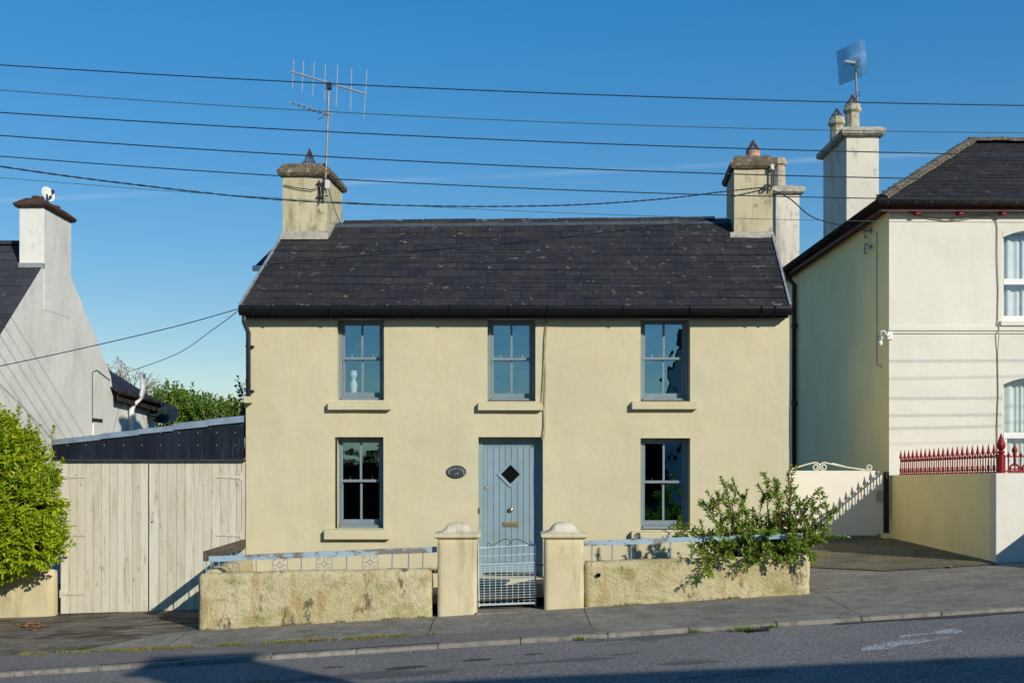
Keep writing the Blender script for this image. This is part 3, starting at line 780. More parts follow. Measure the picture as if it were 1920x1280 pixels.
# oval name plaque
pl = thing('house_plaque', (U(856), 16.985, ZZ(884)), 'dark oval house name plaque fixed beside the blue door', 'sign')
cx_, cz_, rx, rz = U(856), ZZ(884), .148, .097
m = MB(); N = 32
for y, s_ in ((16.992, 1), (16.975, 1), (16.969, .95)):
    for i in range(N):
        t = 2*math.pi*i/N; m.v.append((cx_+rx*s_*math.cos(t), y, cz_+rz*s_*math.sin(t)))
for r_ in range(2):
    for i in range(N):
        j = (i+1) % N; m.f.append((r_*N+i, r_*N+j, (r_+1)*N+j, (r_+1)*N+i))
m.f.append(tuple(2*N+i for i in range(N)))
m.build('plate', M['plaque'], pl)
def letter(ch, pos, ang, size, parent):
    cu = bpy.data.curves.new('letter', 'FONT'); cu.body = ch; cu.size = size; cu.align_x = 'CENTER'; cu.align_y = 'CENTER'; cu.extrude = .001
    tmp = bpy.data.objects.new('tmp', cu); COL.objects.link(tmp); bpy.context.view_layer.update()
    me = bpy.data.meshes.new_from_object(tmp); bpy.data.objects.remove(tmp); me.materials.clear(); me.materials.append(M['letters'])
    o = inst('letter', me, parent, pos); o.rotation_euler = (math.pi/2, ang, 0); return o
txt = 'CAMSCEEDAN'
for i, ch in enumerate(txt):
    t = math.radians(188-196*i/(len(txt)-1))
    letter(ch, (cx_+.112*math.cos(t), 16.966, cz_-.012+.062*math.sin(t)), -(t-math.pi/2)*.75*-1*-1, .045, pl)
for i, ch in enumerate('19'): letter(ch, (cx_-.016+.032*i, 16.966, cz_-.03), 0, .048, pl)

# white ornament behind the upper left window, small white box beside it
orn = MB().lathe([(.0, 0), (.06, .0), (.07, .03), (.045, .1), (.065, .17), (.05, .24), (.02, .27), (.045, .31), (.06, .36), (.04, .41), (.0, .42)], (U(657), 17.36, ZZ(742)), 14).build('ornament', M['white'], None, smooth=True)
tag(orn, 'white figurine on the inner sill of the upper left cottage window', 'ornament')
bx = MB().box(U(645), U(676), 17.30, 17.36, ZZ(743), ZZ(733)).build('white_box', M['white'], None, bevel=.004)
tag(bx, 'low white box below the figurine in the upper left window', 'box')

# cables down the front beside the middle upper window
fc = thing('facade_cable', (U(1020), 16.985, ZZ(820)), 'pair of loose painted cables hanging from eaves to door lintel', 'cable')
MB().tube([(U(x), 16.982-.012*(i % 2), ZZ(y)) for i, (x, y) in enumerate([(1023, 598), (1021, 640), (1019, 690), (1017, 752), (1019.5, 772), (1020, 800), (1016, 824)])], .0075, 6).build('strand', M['cable'], fc)
MB().tube([(U(x), 16.978-.012*(i % 2), ZZ(y)) for i, (x, y) in enumerate([(1026, 600), (1023, 646), (1021, 665), (1024, 700), (1022, 750), (1022, 800), (1020, 822)])], .0065, 6).build('strand', M['cable'], fc)
MB().tube([(U(x), 16.985, ZZ(y)) for x, y in [(1022, 604), (1014, 607), (1007, 606)]], .006, 5).build('strand', M['cable'], fc)

# ------------------------------------------------------------------ front garden walls, piers, railings, gate
def rough_block(x0, x1, y0, y1, zb, zt, res, amp, seed, rnd=.035):
    """a rendered masonry block: zb/zt are functions of x; rounded uneven surface"""
    nx = max(2, round((x1-x0)/res)); ny = max(2, round((y1-y0)/res)); nz = max(3, round((zt(x0)-zb(x0))/res))
    m = MB(); idx = {}
    def vert(i, j, k_):
        kk = (i, j, k_)
        if kk in idx: return idx[kk]
        x = x0+(x1-x0)*i/nx; y = y0+(y1-y0)*j/ny; a, b = zb(x), zt(x); z = a+(b-a)*k_/nz
        p = Vector((x, y, z)); d = Vector((0, 0, 0))
        if i == 0: d.x -= 1
        if i == nx: d.x += 1
        if j == 0: d.y -= 1
        if j == ny: d.y += 1
        if k_ == nz: d.z += 1
        e = (abs(d.x)+abs(d.y)+abs(d.z))
        if d.length: dn_ = d.normalized()
        else: dn_ = d
        if e > 1: p -= dn_*rnd*.5*e
        nn = noise.noise(p*2.2+Vector((seed, 0, 0)))+.6*noise.noise(p*7+Vector((0, seed, 0)))+.45*noise.noise(p*19+Vector((0, 0, seed)))
        p += dn_*amp*nn
        idx[kk] = len(m.v); m.v.append(tuple(p)); return idx[kk]
    for i in range(nx):
        for k_ in range(nz):
            m.f.append((vert(i, 0, k_), vert(i+1, 0, k_), vert(i+1, 0, k_+1), vert(i, 0, k_+1)))
            m.f.append((vert(i+1, ny, k_), vert(i, ny, k_), vert(i, ny, k_+1), vert(i+1, ny, k_+1)))
    for j in range(ny):
        for k_ in range(nz):
            m.f.append((vert(0, j+1, k_), vert(0, j, k_), vert(0, j, k_+1), vert(0, j+1, k_+1)))
            m.f.append((vert(nx, j, k_), vert(nx, j+1, k_), vert(nx, j+1, k_+1), vert(nx, j, k_+1)))
    for i in range(nx):
        for j in range(ny):
            m.f.append((vert(i, j, nz), vert(i+1, j, nz), vert(i+1, j+1, nz), vert(i, j+1, nz)))
    return m
wl = thing('garden_wall', (-2.6, 14.9, -2.1), 'low roughcast garden wall with black stains left of the gate', 'wall')
rough_block(-4.14, -1.055, 14.8, 15.03, lambda x: zf(x)-.12, lambda x: -1.44+.021*(x+4.14), .045, .014, 1).build('front_wall', M['roughcast'], wl, smooth=True)
rough_block(-4.13, -3.90, 15.032, 16.99, lambda x: -2.3, lambda x: -1.40, .06, .016, 5).build('return_wall', M['roughcast'], wl, smooth=True)
wr = thing('garden_wall', (2.4, 14.9, -1.9), 'low roughcast garden wall under the leafy shrub right of the gate', 'wall')
rough_block(.955, 3.93, 14.8, 15.03, lambda x: zf(x)-.12, lambda x: -1.285+.03*(x-.955), .045, .014, 9).build('front_wall', M['roughcast'], wr, smooth=True)
rough_block(3.71, 3.92, 15.032, 16.99, lambda x: -1.9, lambda x: -1.20, .06, .014, 12).build('return_wall', M['roughcast'], wr, smooth=True)
MB().lathe([(.028, 0), (.028, -.03), (.018, -.03), (.018, 0)], (U(1122, 14.8), 14.785, ZZ(1077, 14.8)), 10, axis='y').build('drain_hole', M['black'], wr)
def pier(px0, px1, zb, label, seed):
    d = 14.76; x0, x1 = U(px0, d), U(px1, d); cx = (x0+x1)/2; hw = (x1-x0)/2; cy = d+hw
    t = thing('gate_pier', (cx, cy, zb), label, 'gate pier', 'piers of the cottage gate')
    zt = ZZ(1010, d)
    rough_block(x0, x1, d, d+2*hw, lambda x: zb-.12, lambda x: zt, .06, .005, seed, .008).build('shaft', M['gatepier'] if seed == 3 else M['gatepier_flaky'], t, smooth=True)
    s2 = math.sqrt(2)
    MB().lathe([((hw+.005)*s2, -.004), ((hw+.035)*s2, .02), ((hw+.045)*s2, .022), ((hw+.045)*s2, .065), ((hw+.02)*s2, .072)], (cx, cy, zt), 4, math.pi/4).build('moulding', M['gatepier'], t, bevel=.008)
    prof = [(hw+.02, .072), (hw-.03, .085), (hw-.075, .115), (hw-.10, .15), (hw-.13, .182), (hw-.18, .203), (.02, .212)]
    m = MB(); N = 24
    for r, z in prof:
        for i in range(N):
            a = 2*math.pi*i/N; ca, sa = math.cos(a), math.sin(a); kx = 1/max(abs(ca), abs(sa)); e = kx*.72+.28
            m.v.append((cx+r*ca*e, cy+r*sa*e, zt+z))
    for q in range(len(prof)-1):
        for i in range(N):
            j = (i+1) % N; m.f.append((q*N+i, q*N+j, (q+1)*N+j, (q+1)*N+i))
    m.f.append(tuple((len(prof)-1)*N+i for i in range(N)))
    m.build('domed_cap', M['pier_cap'], t, smooth=True)
    return t
pier(820, 894, -1.97, 'cream gate pier with clean domed cap left of the wire gate', 3)
pier(1021, 1095, -1.91, 'cream gate pier with flaking cap and base right of the wire gate', 4)

def ornament_square(parent, c, s, mat):           # ring with four scroll lobes inside a square
    m = MB(); c = Vector(c)
    ring = [c+Vector((math.cos(t), 0, math.sin(t)))*s*.30 for t in lin(0, 2*math.pi, 14)]
    m.tube(ring, .0055, 5, False)
    for ax, az in ((1, 1), (1, -1), (-1, 1), (-1, -1)):
        pts = []
        for t in lin(-.15, 1.15, 9):
            a = t*math.pi/2
            pts.append(c+Vector((ax*(s*.56+s*.44*math.cos(a)), 0, az*(s*.56+s*.44*math.sin(a)))))
        m.tube([c+Vector((ax*s*.06, 0, az*s*.98))]+pts[::-1]+[c+Vector((ax*s*.98, 0, az*s*.06))], .005, 5)
        q = c+Vector((ax*s*.6, 0, az*s*.6))
        m.tube([q+Vector((math.cos(t), 0, math.sin(t)))*s*.16 for t in lin(0, 4.5, 7)], .005, 5)
    m.tube([c+Vector((-s, 0, 0)), c+Vector((-s*.3, 0, 0))], .005, 5); m.tube([c+Vector((s*.3, 0, 0)), c+Vector((s, 0, 0))], .005, 5)
    m.tube([c+Vector((0, 0, -s)), c+Vector((0, 0, -s*.3))], .005, 5); m.tube([c+Vector((0, 0, s*.3)), c+Vector((0, 0, s))], .005, 5)
    return m.build('scroll_ornament', mat, parent)
rl = thing('garden_railing', (-2.6, 14.88, -1.4), 'peeling pale blue railing with scroll squares on the left garden wall', 'railing')
d = 14.9
def rail_z(px): return ZZ(1047-(px-400)*.0425, d)
a, b = Vector((U(392, d), d, rail_z(392))), Vector((U(819, d), d, rail_z(819)))
n = 14
m = MB()
for i in range(n):                                 # slightly crooked board
    p, q = a.lerp(b, i/n), a.lerp(b, (i+1)/n)
    dz1, dz2 = .006*noise.noise((p.x*2, 0, 0)), .006*noise.noise((q.x*2, 0, 0))
    m.hexa([(p.x, d-.02, p.z-.038+dz1), (q.x, d-.02, q.z-.038+dz2), (q.x, d+.025, q.z-.038+dz2), (p.x, d+.025, p.z-.038+dz1),
            (p.x, d-.02, p.z+.036+dz1), (q.x, d-.02, q.z+.036+dz2), (q.x, d+.025, q.z+.036+dz2), (p.x, d+.025, p.z+.036+dz1)])
m.build('top_board', M['rail'], rl)
for px, lean in ((396, -.01), (437, -.01), (481, -.02), (565, 0), (650, 0), (735, .01), (766, 0), (792, .03)):
    X = U(px, d); MB().tube([(X, d, -1.50), (X+lean*.3, d, rail_z(px)-.03)], .0085, 6).build('baluster', M['iron'], rl)
for px in (525, 608, 694):
    X = U(px, d); zt = rail_z(px)-.038; zb_ = -1.44+.021*(X+4.14)
    ornament_square(rl, (X, d, (zt+zb_)/2), .105, M['iron'])
rt = thing('return_railing', (-4.02, 15.9, -1.35), 'short weathered brown railing running back beside the timber gate', 'railing')
a, b = Vector((-4.06, 14.86, -1.215)), Vector((-4.05, 16.98, -1.20))
m = MB(); m.bar(a, b, .045, .13).build('top_board', M['rail_old'], rt)
for i in range(7):
    p = a.lerp(b, .03+.15*i); MB().tube([(p.x, p.y, -1.46), (p.x+.005, p.y, p.z-.05)], .0085, 6).build('baluster', M['iron'], rt)
rr_ = thing('garden_railing', (2.4, 14.9, -1.2), 'peeling pale blue railing half hidden by the shrub on the right garden wall', 'railing')
def rail_z2(px): return ZZ(1018-(px-1093)*.037, d)
a, b = Vector((U(1094, d), d, rail_z2(1094))), Vector((U(1505, d), d, rail_z2(1505)))
m = MB()
for i in range(n):
    p, q = a.lerp(b, i/n), a.lerp(b, (i+1)/n)
    dz1, dz2 = .006*noise.noise((p.x*2, 5, 0)), .006*noise.noise((q.x*2, 5, 0))
    m.hexa([(p.x, d-.02, p.z-.034+dz1), (q.x, d-.02, q.z-.034+dz2), (q.x, d+.025, q.z-.034+dz2), (p.x, d+.025, p.z-.034+dz1),
            (p.x, d-.02, p.z+.030+dz1), (q.x, d-.02, q.z+.030+dz2), (q.x, d+.025, q.z+.030+dz2), (p.x, d+.025, p.z+.030+dz1)])
m.build('top_board', M['rail'], rr_)
for px in (1110, 1148, 1183, 1257, 1296, 1340, 1385, 1430, 1475, 1500):
    X = U(px, d); MB().tube([(X, d, -1.36), (X, d, rail_z2(px)-.02)], .0085, 6).build('baluster', M['iron'], rr_)

# wire gate between the piers
gt = thing('wire_gate', (0, 14.95, -1.93), 'pale blue wire mesh garden gate with scrolled top before the door', 'gate'); d = 14.95
def gp(px, py): return P(px, py, d)
m = MB()
m.tube([gp(896, 1017), gp(898, 1137)], .012, 8).tube([gp(1004, 1022), gp(1004, 1134)], .012, 8)
m.tube([gp(896, 1027), gp(1005, 1021)], .012, 8).tube([gp(896, 1058), gp(1005, 1054)], .010, 8).tube([gp(898, 1134), gp(1005, 1130)], .012, 8)
m.build('gate_frame', M['gate_iron'], gt)
m = MB(); tw = []
for i in range(40):
    f = i/39; q = gp(896+109*f, 1043-5*f); tw.append(q+Vector((0, .004*math.sin(i*1.6), .006*math.cos(i*1.6))))
m.tube(tw, .0085, 5).build('twisted_bar', M['gate_iron'], gt)
wmesh = MB().tube([(0, 0, 0), (0, 0, 1)], .0045, 5).mesh('upright_wire', M['gate_iron'])
for i in range(1, 10):
    px = 897+10.7*i; a, b = gp(px, 1132-i*.4), gp(px, 1057-i*.4); inst('upright_wire', wmesh, gt, a, None, (1, 1, (b-a).length))
hmesh = MB().tube([(0, 0, 0), (1, 0, 0)], .0035, 5).mesh('cross_wire', M['gate_iron'])
for i in range(15):
    py = 1063+4.9*i; a, b = gp(898, py), gp(1004, py-3.6)
    q = inst('cross_wire', hmesh, gt, a, (0, -math.atan2(b.z-a.z, b.x-a.x), 0), ((b-a).length, 1, 1))
m = MB()
def curl(pts): m.tube([gp(x, y) for x, y in pts], .006, 5)
curl([(914, 1025), (913, 1019), (917, 1017), (920, 1020), (917, 1023)]); curl([(920, 1024), (930, 1018), (937, 1014), (945, 1010), (950, 1009)])
curl([(947, 1010), (953, 1011), (957, 1015), (958, 1019), (962, 1024)]); curl([(954, 1023), (957, 1016), (962, 1011), (968, 1010), (976, 1012), (986, 1017), (996, 1022)])
curl([(950, 1020), (952, 1023), (956, 1022)]); curl([(992, 1022), (997, 1021), (997, 1016), (993, 1015)])
m.build('top_scroll', M['rust'], gt)
MB().box(U(891, d)-.01, U(896, d), d-.012, d+.012, ZZ(1138, d), ZZ(1018, d)).build('hinge_post', M['rust'], gt)
m = MB().bar(gp(1003, 1059), gp(1020, 1058), .012, .014); m.build('latch', M['wire'], gt)

# ------------------------------------------------------------------ timber gates and the steel clad shed above them
yg = 17.03
def leaf(px0, px1, label, widths, hinge_left, seed):
    t = thing('timber_gate', (U((px0+px1)/2), yg, -2.26), label, 'gate', 'cream timber gate leaves')
    rr = random.Random(seed); tot = sum(widths); x = U(px0)
    for w in widths:
        w2 = (U(px1)-U(px0))*w/tot; g = .0045; zb = ZZ(1150)+rr.uniform(-.008, .012); yo = rr.uniform(-.003, .003)
        MB().box(x+g/2, x+w2-g/2, yg+yo, yg+.025+yo, zb, ZZ(856)).build('plank', M['boards'], t, bevel=.004)
        x += w2
    MB().box(U(px0)+.03, U(px1)-.03, yg+.03, yg+.07, ZZ(1110), ZZ(1092)).build('ledge', M['boards'], t)
    MB().box(U(px0)+.03, U(px1)-.03, yg+.03, yg+.07, ZZ(915), ZZ(897)).build('ledge', M['boards'], t)
    for py in ((894, 1003, 1113) if hinge_left else (894, 1003)):
        xa = U(px0)+.02 if hinge_left else U(px1)-.02; s_ = 1 if hinge_left else -1; z = ZZ(py)
        q = MB().hexa([(xa, yg-.014, z-.022), (xa+s_*.36, yg-.014, z-.012), (xa+s_*.36, yg-.004, z-.012), (xa, yg-.004, z-.022),
                       (xa, yg-.014, z+.022), (xa+s_*.36, yg-.014, z+.012), (xa+s_*.36, yg-.004, z+.012), (xa, yg-.004, z+.022)])
        q.box(min(xa, xa-s_*.03), max(xa, xa-s_*.03), yg-.016, yg-.003, z-.06, z+.06)
        q.build('strap_hinge', M['boards'], t)
    return t
leaf(112, 276, 'left leaf of the cream plank gate beside the lime green bush', [1.1, 1, 1, 1.1, 1, 1, 1, .95, .95, 1, 1], True, 3)
t2 = leaf(278, 452, 'right leaf of the cream plank gate next to the cottage corner', [1.15, 1, 1, 1, 1.05, 1.05, 1, 1, .95, .9, .6], False, 5)
MB().lathe([(.012, -.006), (.012, .004)], (U(284), yg-.004, ZZ(978)), 10, axis='y').build('latch_hole', M['black'], t2)
gp_ = MB().box(U(452.5), U(460), yg-.01, yg+.08, -2.35, ZZ(858)).build('gate_post', M['boards'], None, bevel=.006)
tag(gp_, 'narrow cream timber post between plank gate and cottage wall', 'post')
sh = thing('steel_shed', (U(280), 17.2, -2.3), 'dark navy ribbed steel shed front above the timber gates', 'shed')
def topy(px): return 830-(px-100)*.1235
for s_, (pa, pb) in enumerate(((98, 275), (275, 384), (384, 459))):
    m = MB(); px = pa; top = []; bot = []
    while px < pb-.1:
        for dx_, yy in ((0, 0), (14.2, 0), (14.9, -.012), (17.0, -.012), (17.7, 0)):
            q = min(px+dx_, pb); top.append((U(q), 16.99+yy-.004*s_, ZZ(topy(q)+2))); bot.append((U(q), 16.99+yy-.004*s_, ZZ(861)))
        px += 17.7
    n = len(top); m.v = bot+top
    for i in range(n-1): m.f.append((i, i+1, n+i+1, n+i))
    m.build('cladding_sheet', M['navy'], sh)
MB().box(U(98), U(459.5), 16.965, 17.02, ZZ(864.5), ZZ(860.5)).build('bottom_trim', M['dkgrey'], sh)
edges = [(98, 190), (188, 262), (260, 328), (326, 391), (389, 459)]
for i, (pa, pb) in enumerate(edges):
    za, zb_ = ZZ(topy(pa)+1.5), ZZ(topy(pb)+3.0); h_ = .055 if i < 3 else .075
    m = MB().hexa([(U(pa), 16.955-.004*i, za-.02), (U(pb), 16.955-.004*i, zb_-.02), (U(pb), 16.962-.004*i, zb_-.02), (U(pa), 16.962-.004*i, za-.02),
                   (U(pa), 16.963-.004*i, za+h_), (U(pb), 16.963-.004*i, zb_+h_), (U(pb), 16.97-.004*i, zb_+h_), (U(pa), 16.97-.004*i, za+h_)])
    m.hexa([(U(pa), 16.963-.004*i, za+h_-.004), (U(pb), 16.963-.004*i, zb_+h_-.004), (U(pb), 17.25, zb_+h_+.02), (U(pa), 17.25, za+h_+.02),
            (U(pa), 16.963-.004*i, za+h_+.001), (U(pb), 16.963-.004*i, zb_+h_+.001), (U(pb), 17.25, zb_+h_+.026), (U(pa), 17.25, za+h_+.026)])
    m.build('flashing', M['galv'], sh)
m = MB().hexa([(U(98), 17.02, ZZ(topy(98))-.1), (U(459), 17.02, ZZ(topy(459))-.1), (U(459), 20.5, ZZ(topy(459))-.1), (U(98), 20.5, ZZ(topy(98))-.1),
               (U(98), 17.02, ZZ(topy(98))-.02), (U(459), 17.02, ZZ(topy(459))-.02), (U(459), 20.5, ZZ(topy(459))-.02), (U(98), 20.5, ZZ(topy(98))-.02)])
m.build('roof_sheet', M['navy'], sh)
scm = MB().lathe([(.010, 0), (.010, -.006), (.006, -.012), (0, -.012)], (0, 0, 0), 8, axis='y').mesh('screw', M['alu'])
for px in (128, 163, 197, 233, 267, 302, 337, 372, 407, 442):
    inst('screw', scm, sh, (U(px), 16.972, ZZ(834.5)))
    if px > 180: inst('screw', scm, sh, (U(px), 16.972, ZZ(811)))

# ------------------------------------------------------------------ low wall under the lime bush
lw = rough_block(-9.5, U(112), 16.75, 17.0, lambda x: -2.5, lambda x: ZZ(1062)-.02, .09, .008, 21, .03).build('boundary_wall', M['gatepier'], None, smooth=True)
tag(lw, 'stained cream low wall under the lime green bush', 'wall')

# ------------------------------------------------------------------ left house
lh = thing('gable_house', (-10.5, 22.5, -2.3), 'grey white gable house with slate roof at the left edge', 'house')
XL = -9.1
m = MB()
m.face((XL, 18.3, -2.5), (XL, 28.7, -2.5), (XL, 28.7, 1.5), (XL, 25.6, 1.72), (XL, 25.5, 2.0), (XL, 22.5, 4.44), (XL, 18.0, .60))
m.face((-15, 18.3, -2.5), (XL, 18.3, -2.5), (XL, 18.3, .85), (-15, 18.3, .85)); m.face((XL, 28.7, -2.5), (-13, 28.7, -2.5), (-13, 28.7, 1.5), (XL, 28.7, 1.5))
m.build('gable_wall', M['left_wall'], lh)
e0, e1, r0, r1 = Vector((-16, 18.1, .66)), Vector((XL-.004, 18.1, .66)), Vector((-16, 22.5, 4.40)), Vector((XL-.004, 22.5, 4.40))
m = MB(); lo = Vector((0, 0, -.07)); m.face(e0, e1, r1, r0); m.face(e1+lo, e0+lo, r0+lo, r1+lo); m.face(e1+lo, r1+lo, r1, e1)
bk0, bk1 = Vector((-16, 25.55, 1.95)), Vector((XL-.004, 25.55, 1.93)); m.face(r0, r1, bk1, bk0); m.face(r1+lo, bk1+lo, bk1, r1)
rf = m.build('roof', M['slate_left'], lh)
sl = slate_rows(e0, e1, r0, r1, 18, .32)
vis = [s for s in sl if s[1].x > -10.6 and s[0] > 5]; rest = [s for s in sl if not (s[1].x > -10.6 and s[0] > 5)]
lay_slates(rf, vis+rest, M['slate_left'], len(vis))
MB().bar(r0+Vector((0, 0, .02)), Vector((-9.62, 22.5, 4.42)), .2, .07).build('ridge', M['slate_left'], rf)
c3 = chimney(lh, 'chimney', U(36, 21.85), XL+.006, 21.85, 23.2, 3.0, 5.0, .19, .085, M['left_wall'], M['cap_brown'], None, 0, 1.0, .3)
for xx, yy, z in ((-9.32, 22.1, 5.15), (-9.32, 22.9, 5.15)):
    MB().lathe([(.10, z-.1), (.10, z+.06), (.115, z+.06), (.115, z+.10), (.07, z+.10)], (xx, yy, 0), 12).build('chimney_pot', M['cap_brown'], c3)
MB().box(U(35, 21.8), XL+.01, 21.78, 21.87, 3.80, 3.90).build('flashing', M['lead'], c3)
# rear wing
m = MB(); w0, w1 = Vector((XL+.16, 25.45, 1.66)), Vector((XL+.16, 29.0, 1.52))
m.hexa([w0+Vector((0, 0, -.02)), w1+Vector((0, 0, -.02)), w1+Vector((-1.6, 0, .95)), w0+Vector((-1.6, 0, .95)), w0, w1, w1+Vector((-1.6, 0, 1.0)), w0+Vector((-1.6, 0, 1.0))])
m.build('wing_roof', M['slate_dark'], lh)
MB().bar(w0+Vector((.01, 0, -.12)), w1+Vector((.01, 0, -.12)), .03, .20).build('wing_fascia', M['wood_dark'], lh)
MB().tube([w0+Vector((.07, -.05, -.02)), w1+Vector((.07, 0, -.02))], .06, 8).build('wing_gutter', M['gutter_old'], lh, smooth=True)
# vent pipe, little window, satellite dishes
vp = MB().tube([(XL+.10, 26.6, -1.6), (XL+.10, 26.6, 1.28), (XL+.13, 26.65, 1.42), (XL+.30, 26.7, 1.60), (XL+.33, 26.7, 1.76), (XL+.33, 26.7, 2.15)], .062, 12).build('vent_pipe', M['white'], None, smooth=True)
tag(vp, 'white plastic vent pipe bending up over the rear gutter', 'pipe')
wq = thing('small_window', (XL+.02, U(182)*0+25.0, -.1))
bpy.data.objects.remove(wq)
m = MB().box(XL-.02, XL+.03, 24.4, 24.85, .55, .92); lwn = m.build('window', M['white'], lh)
MB().box(XL-.03, XL+.035, 24.35, 24.9, .92, 1.0).build('lintel', M['wood_dark'], lwn)
MB().tube([(XL+.015, 24.35, 1.0), (XL+.015, 24.35, 2.0), (XL+.015, 24.6, 2.06), (XL+.015, 25.4, 1.9)], .008, 5).build('wall_cable', M['dkgrey'], lh)
def dish(name, c, nrm, r, mat, label, wall):
    t = thing(name, wall, label, 'satellite dish')
    z = Vector(nrm).normalized(); xx = z.orthogonal().normalized(); yy = z.cross(xx); m = MB(); N = 24; c = Vector(c)
    prof = [(.0, -.16*r*2), (.35, -.14*r*2), (.7, -.08*r*2), (1, 0), (1.02, .01), (1.0, .012), (.7, -.07*r*2), (.35, -.125*r*2), (0, -.145*r*2)]
    for pr, h in prof:
        for i in range(N):
            a = 2*math.pi*i/N; m.v.append(tuple(c+xx*math.cos(a)*r*max(pr, .001)+yy*math.sin(a)*r*max(pr, .001)*1.08+z*h))
    for q in range(len(prof)-1):
        for i in range(N):
            j = (i+1) % N; m.f.append((q*N+i, q*N+j, (q+1)*N+j, (q+1)*N+i))
    m.build('reflector', mat, t, smooth=True)
    w_ = Vector(wall)
    MB().tube([w_, w_.lerp(c-z*r*.3, .6), c-z*r*.25], .02, 8).build('bracket', M['wire'], t)
    tip = c+z*r*1.1-Vector((0, 0, r*.3))
    MB().tube([c-z*r*.05-Vector((0, 0, r*.95)), tip], .012, 6).build('feed_arm', M['wire'], t)
    MB().lathe([(.03, 0), (.035, .06), (.02, .08)], tip, 10).build('feed_horn', M['wire'], t)
    return t
dish('satellite_dish', P(305, 775, 28.2), (.12, -.62, .78), .38, M['dish_black'], 'dark satellite dish by the rear wing above the steel shed', (XL+.02, 28.0, 1.25))
dish('satellite_dish', P(90, 364, 23.3), (.8, -.5, .2), .145, M['white'], 'small white satellite dish on the brown capped chimney', (-9.36, 22.75, 5.1))

# ------------------------------------------------------------------ right house
rh = thing('hipped_house', (9.5, 21, -1.4), 'tall ivory house with hipped dark slate roof and arched windows on the right', 'house')
YH = 20.9; XH = 7.01; ZE = 4.78
def UR(px): return (px-HX)*YH/F
def ZR(py): return (HY-py)*YH/F
wn = [(UR(1880), UR(1985), ZR(602), ZR(432)), (UR(1880), UR(1985), ZR(905), ZR(708))]
fm = facade([XH, 15.8], [-1.8, ZE], wn, YH, .14, .5, .006, 6.0)
fm.build('front_wall', M['right_wall'], rh)
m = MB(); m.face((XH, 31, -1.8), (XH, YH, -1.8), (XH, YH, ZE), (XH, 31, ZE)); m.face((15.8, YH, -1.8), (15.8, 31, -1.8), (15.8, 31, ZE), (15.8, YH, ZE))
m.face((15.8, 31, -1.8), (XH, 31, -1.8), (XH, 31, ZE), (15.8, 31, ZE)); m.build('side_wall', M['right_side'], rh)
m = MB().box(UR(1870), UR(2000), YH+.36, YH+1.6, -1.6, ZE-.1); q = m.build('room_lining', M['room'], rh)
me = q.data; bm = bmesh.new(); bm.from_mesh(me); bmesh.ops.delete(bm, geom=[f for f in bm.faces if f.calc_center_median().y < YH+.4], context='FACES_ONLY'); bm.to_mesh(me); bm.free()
e0, e1, r0, r1 = Vector((6.76, 20.65, 4.84)), Vector((16.05, 20.65, 4.84)), Vector((9.57, 23.46, 6.70)), Vector((13.2, 23.46, 6.70))
s0, s1, q0 = Vector((6.76, 31.2, 4.84)), Vector((6.76, 20.65, 4.84)), Vector((9.57, 28.4, 6.70))
m = MB(); m.face(e0, e1, r1, r0); m.face(s0, s1, r0, q0); m.face(r0, r1, Vector((13.2, 28.4, 6.7)), q0)
m.face(e1, Vector((16.05, 31.2, 4.84)), Vector((13.2, 28.4, 6.7)), r1)
rf = m.build('roof', M['slate_dark'], rh)
lay_slates(rf, slate_rows(e0, e1, r0, r1, 17, .25)+slate_rows(s0, s1, q0, r0, 17, .25), M['slate_dark'], 0)
def tiles(a, b, n, name, w=.20, h=.075):
    a, b = Vector(a), Vector(b)
    for i in range(n):
        p, q = a.lerp(b, i/n), a.lerp(b, (i+1)/n+.006); d_ = (q-p).normalized(); sd_ = d_.cross(Vector((0, 0, 1))).normalized(); up = sd_.cross(d_)
        m = MB(); ring = []
        lift = .012*(1 if i % 2 else 0)+R.uniform(-.004, .004)
        for pt in (p, q):
            for a_ in lin(0, math.pi, 6): m.v.append(tuple(pt+sd_*math.cos(a_)*w*.5+up*(math.sin(a_)*h+lift-.02)))
        for k_ in range(6): m.f.append((k_, k_+1, 7+k_+1, 7+k_))
        m.f.append(tuple(range(7))[::-1]); m.f.append(tuple(range(7, 14)))
        m.build(name, M['hip'], rf)
tiles(e0+Vector((.05, .05, .05)), r0+Vector((0, 0, .03)), 9, 'hip_tile', .26, .10); tiles(r0+Vector((-.05, 0, .03)), r1+Vector((0, 0, .03)), 9, 'ridge_tile', .26, .10)
# soffit, fascia, gutters
MB().box(6.80, 16.0, 20.70, 20.73, 4.66, 4.83).build('fascia', M['maroon'], rh)
MB().box(6.80, 6.83, 20.732, 31, 4.66, 4.83).build('fascia', M['maroon'], rh)
MB().box(6.832, 16.0, 20.732, YH-.002, 4.70, 4.74).build('soffit', M['soffit'], rh)
MB().box(6.832, XH-.002, YH, 31, 4.70, 4.74).build('soffit', M['soffit'], rh)
MB().tube([(6.70, 20.62, 4.79), (10, 20.62, 4.785), (16, 20.62, 4.79)], .062, 10).build('gutter', M['gutter_old'], rh, smooth=True)
MB().tube([(6.70, 20.62, 4.79), (6.70, 25, 4.79), (6.70, 31, 4.79)], .066, 10).build('gutter', M['gutter_old'], rh, smooth=True)
for px in (1716, 1796, 1876): MB().box(UR(px-4), UR(px+4), YH-.17, YH-.002, ZR(405), 4.70).build('corbel', M['red'], rh, bevel=.01)
m = MB().box(XH-.02, 15.8, YH-.05, YH-.001, ZR(620), ZR(613)); m.box(XH-.005, 15.8, YH-.025, YH-.001, ZR(625), ZR(620.2)); m.build('string_course', M['right_wall'], rh)
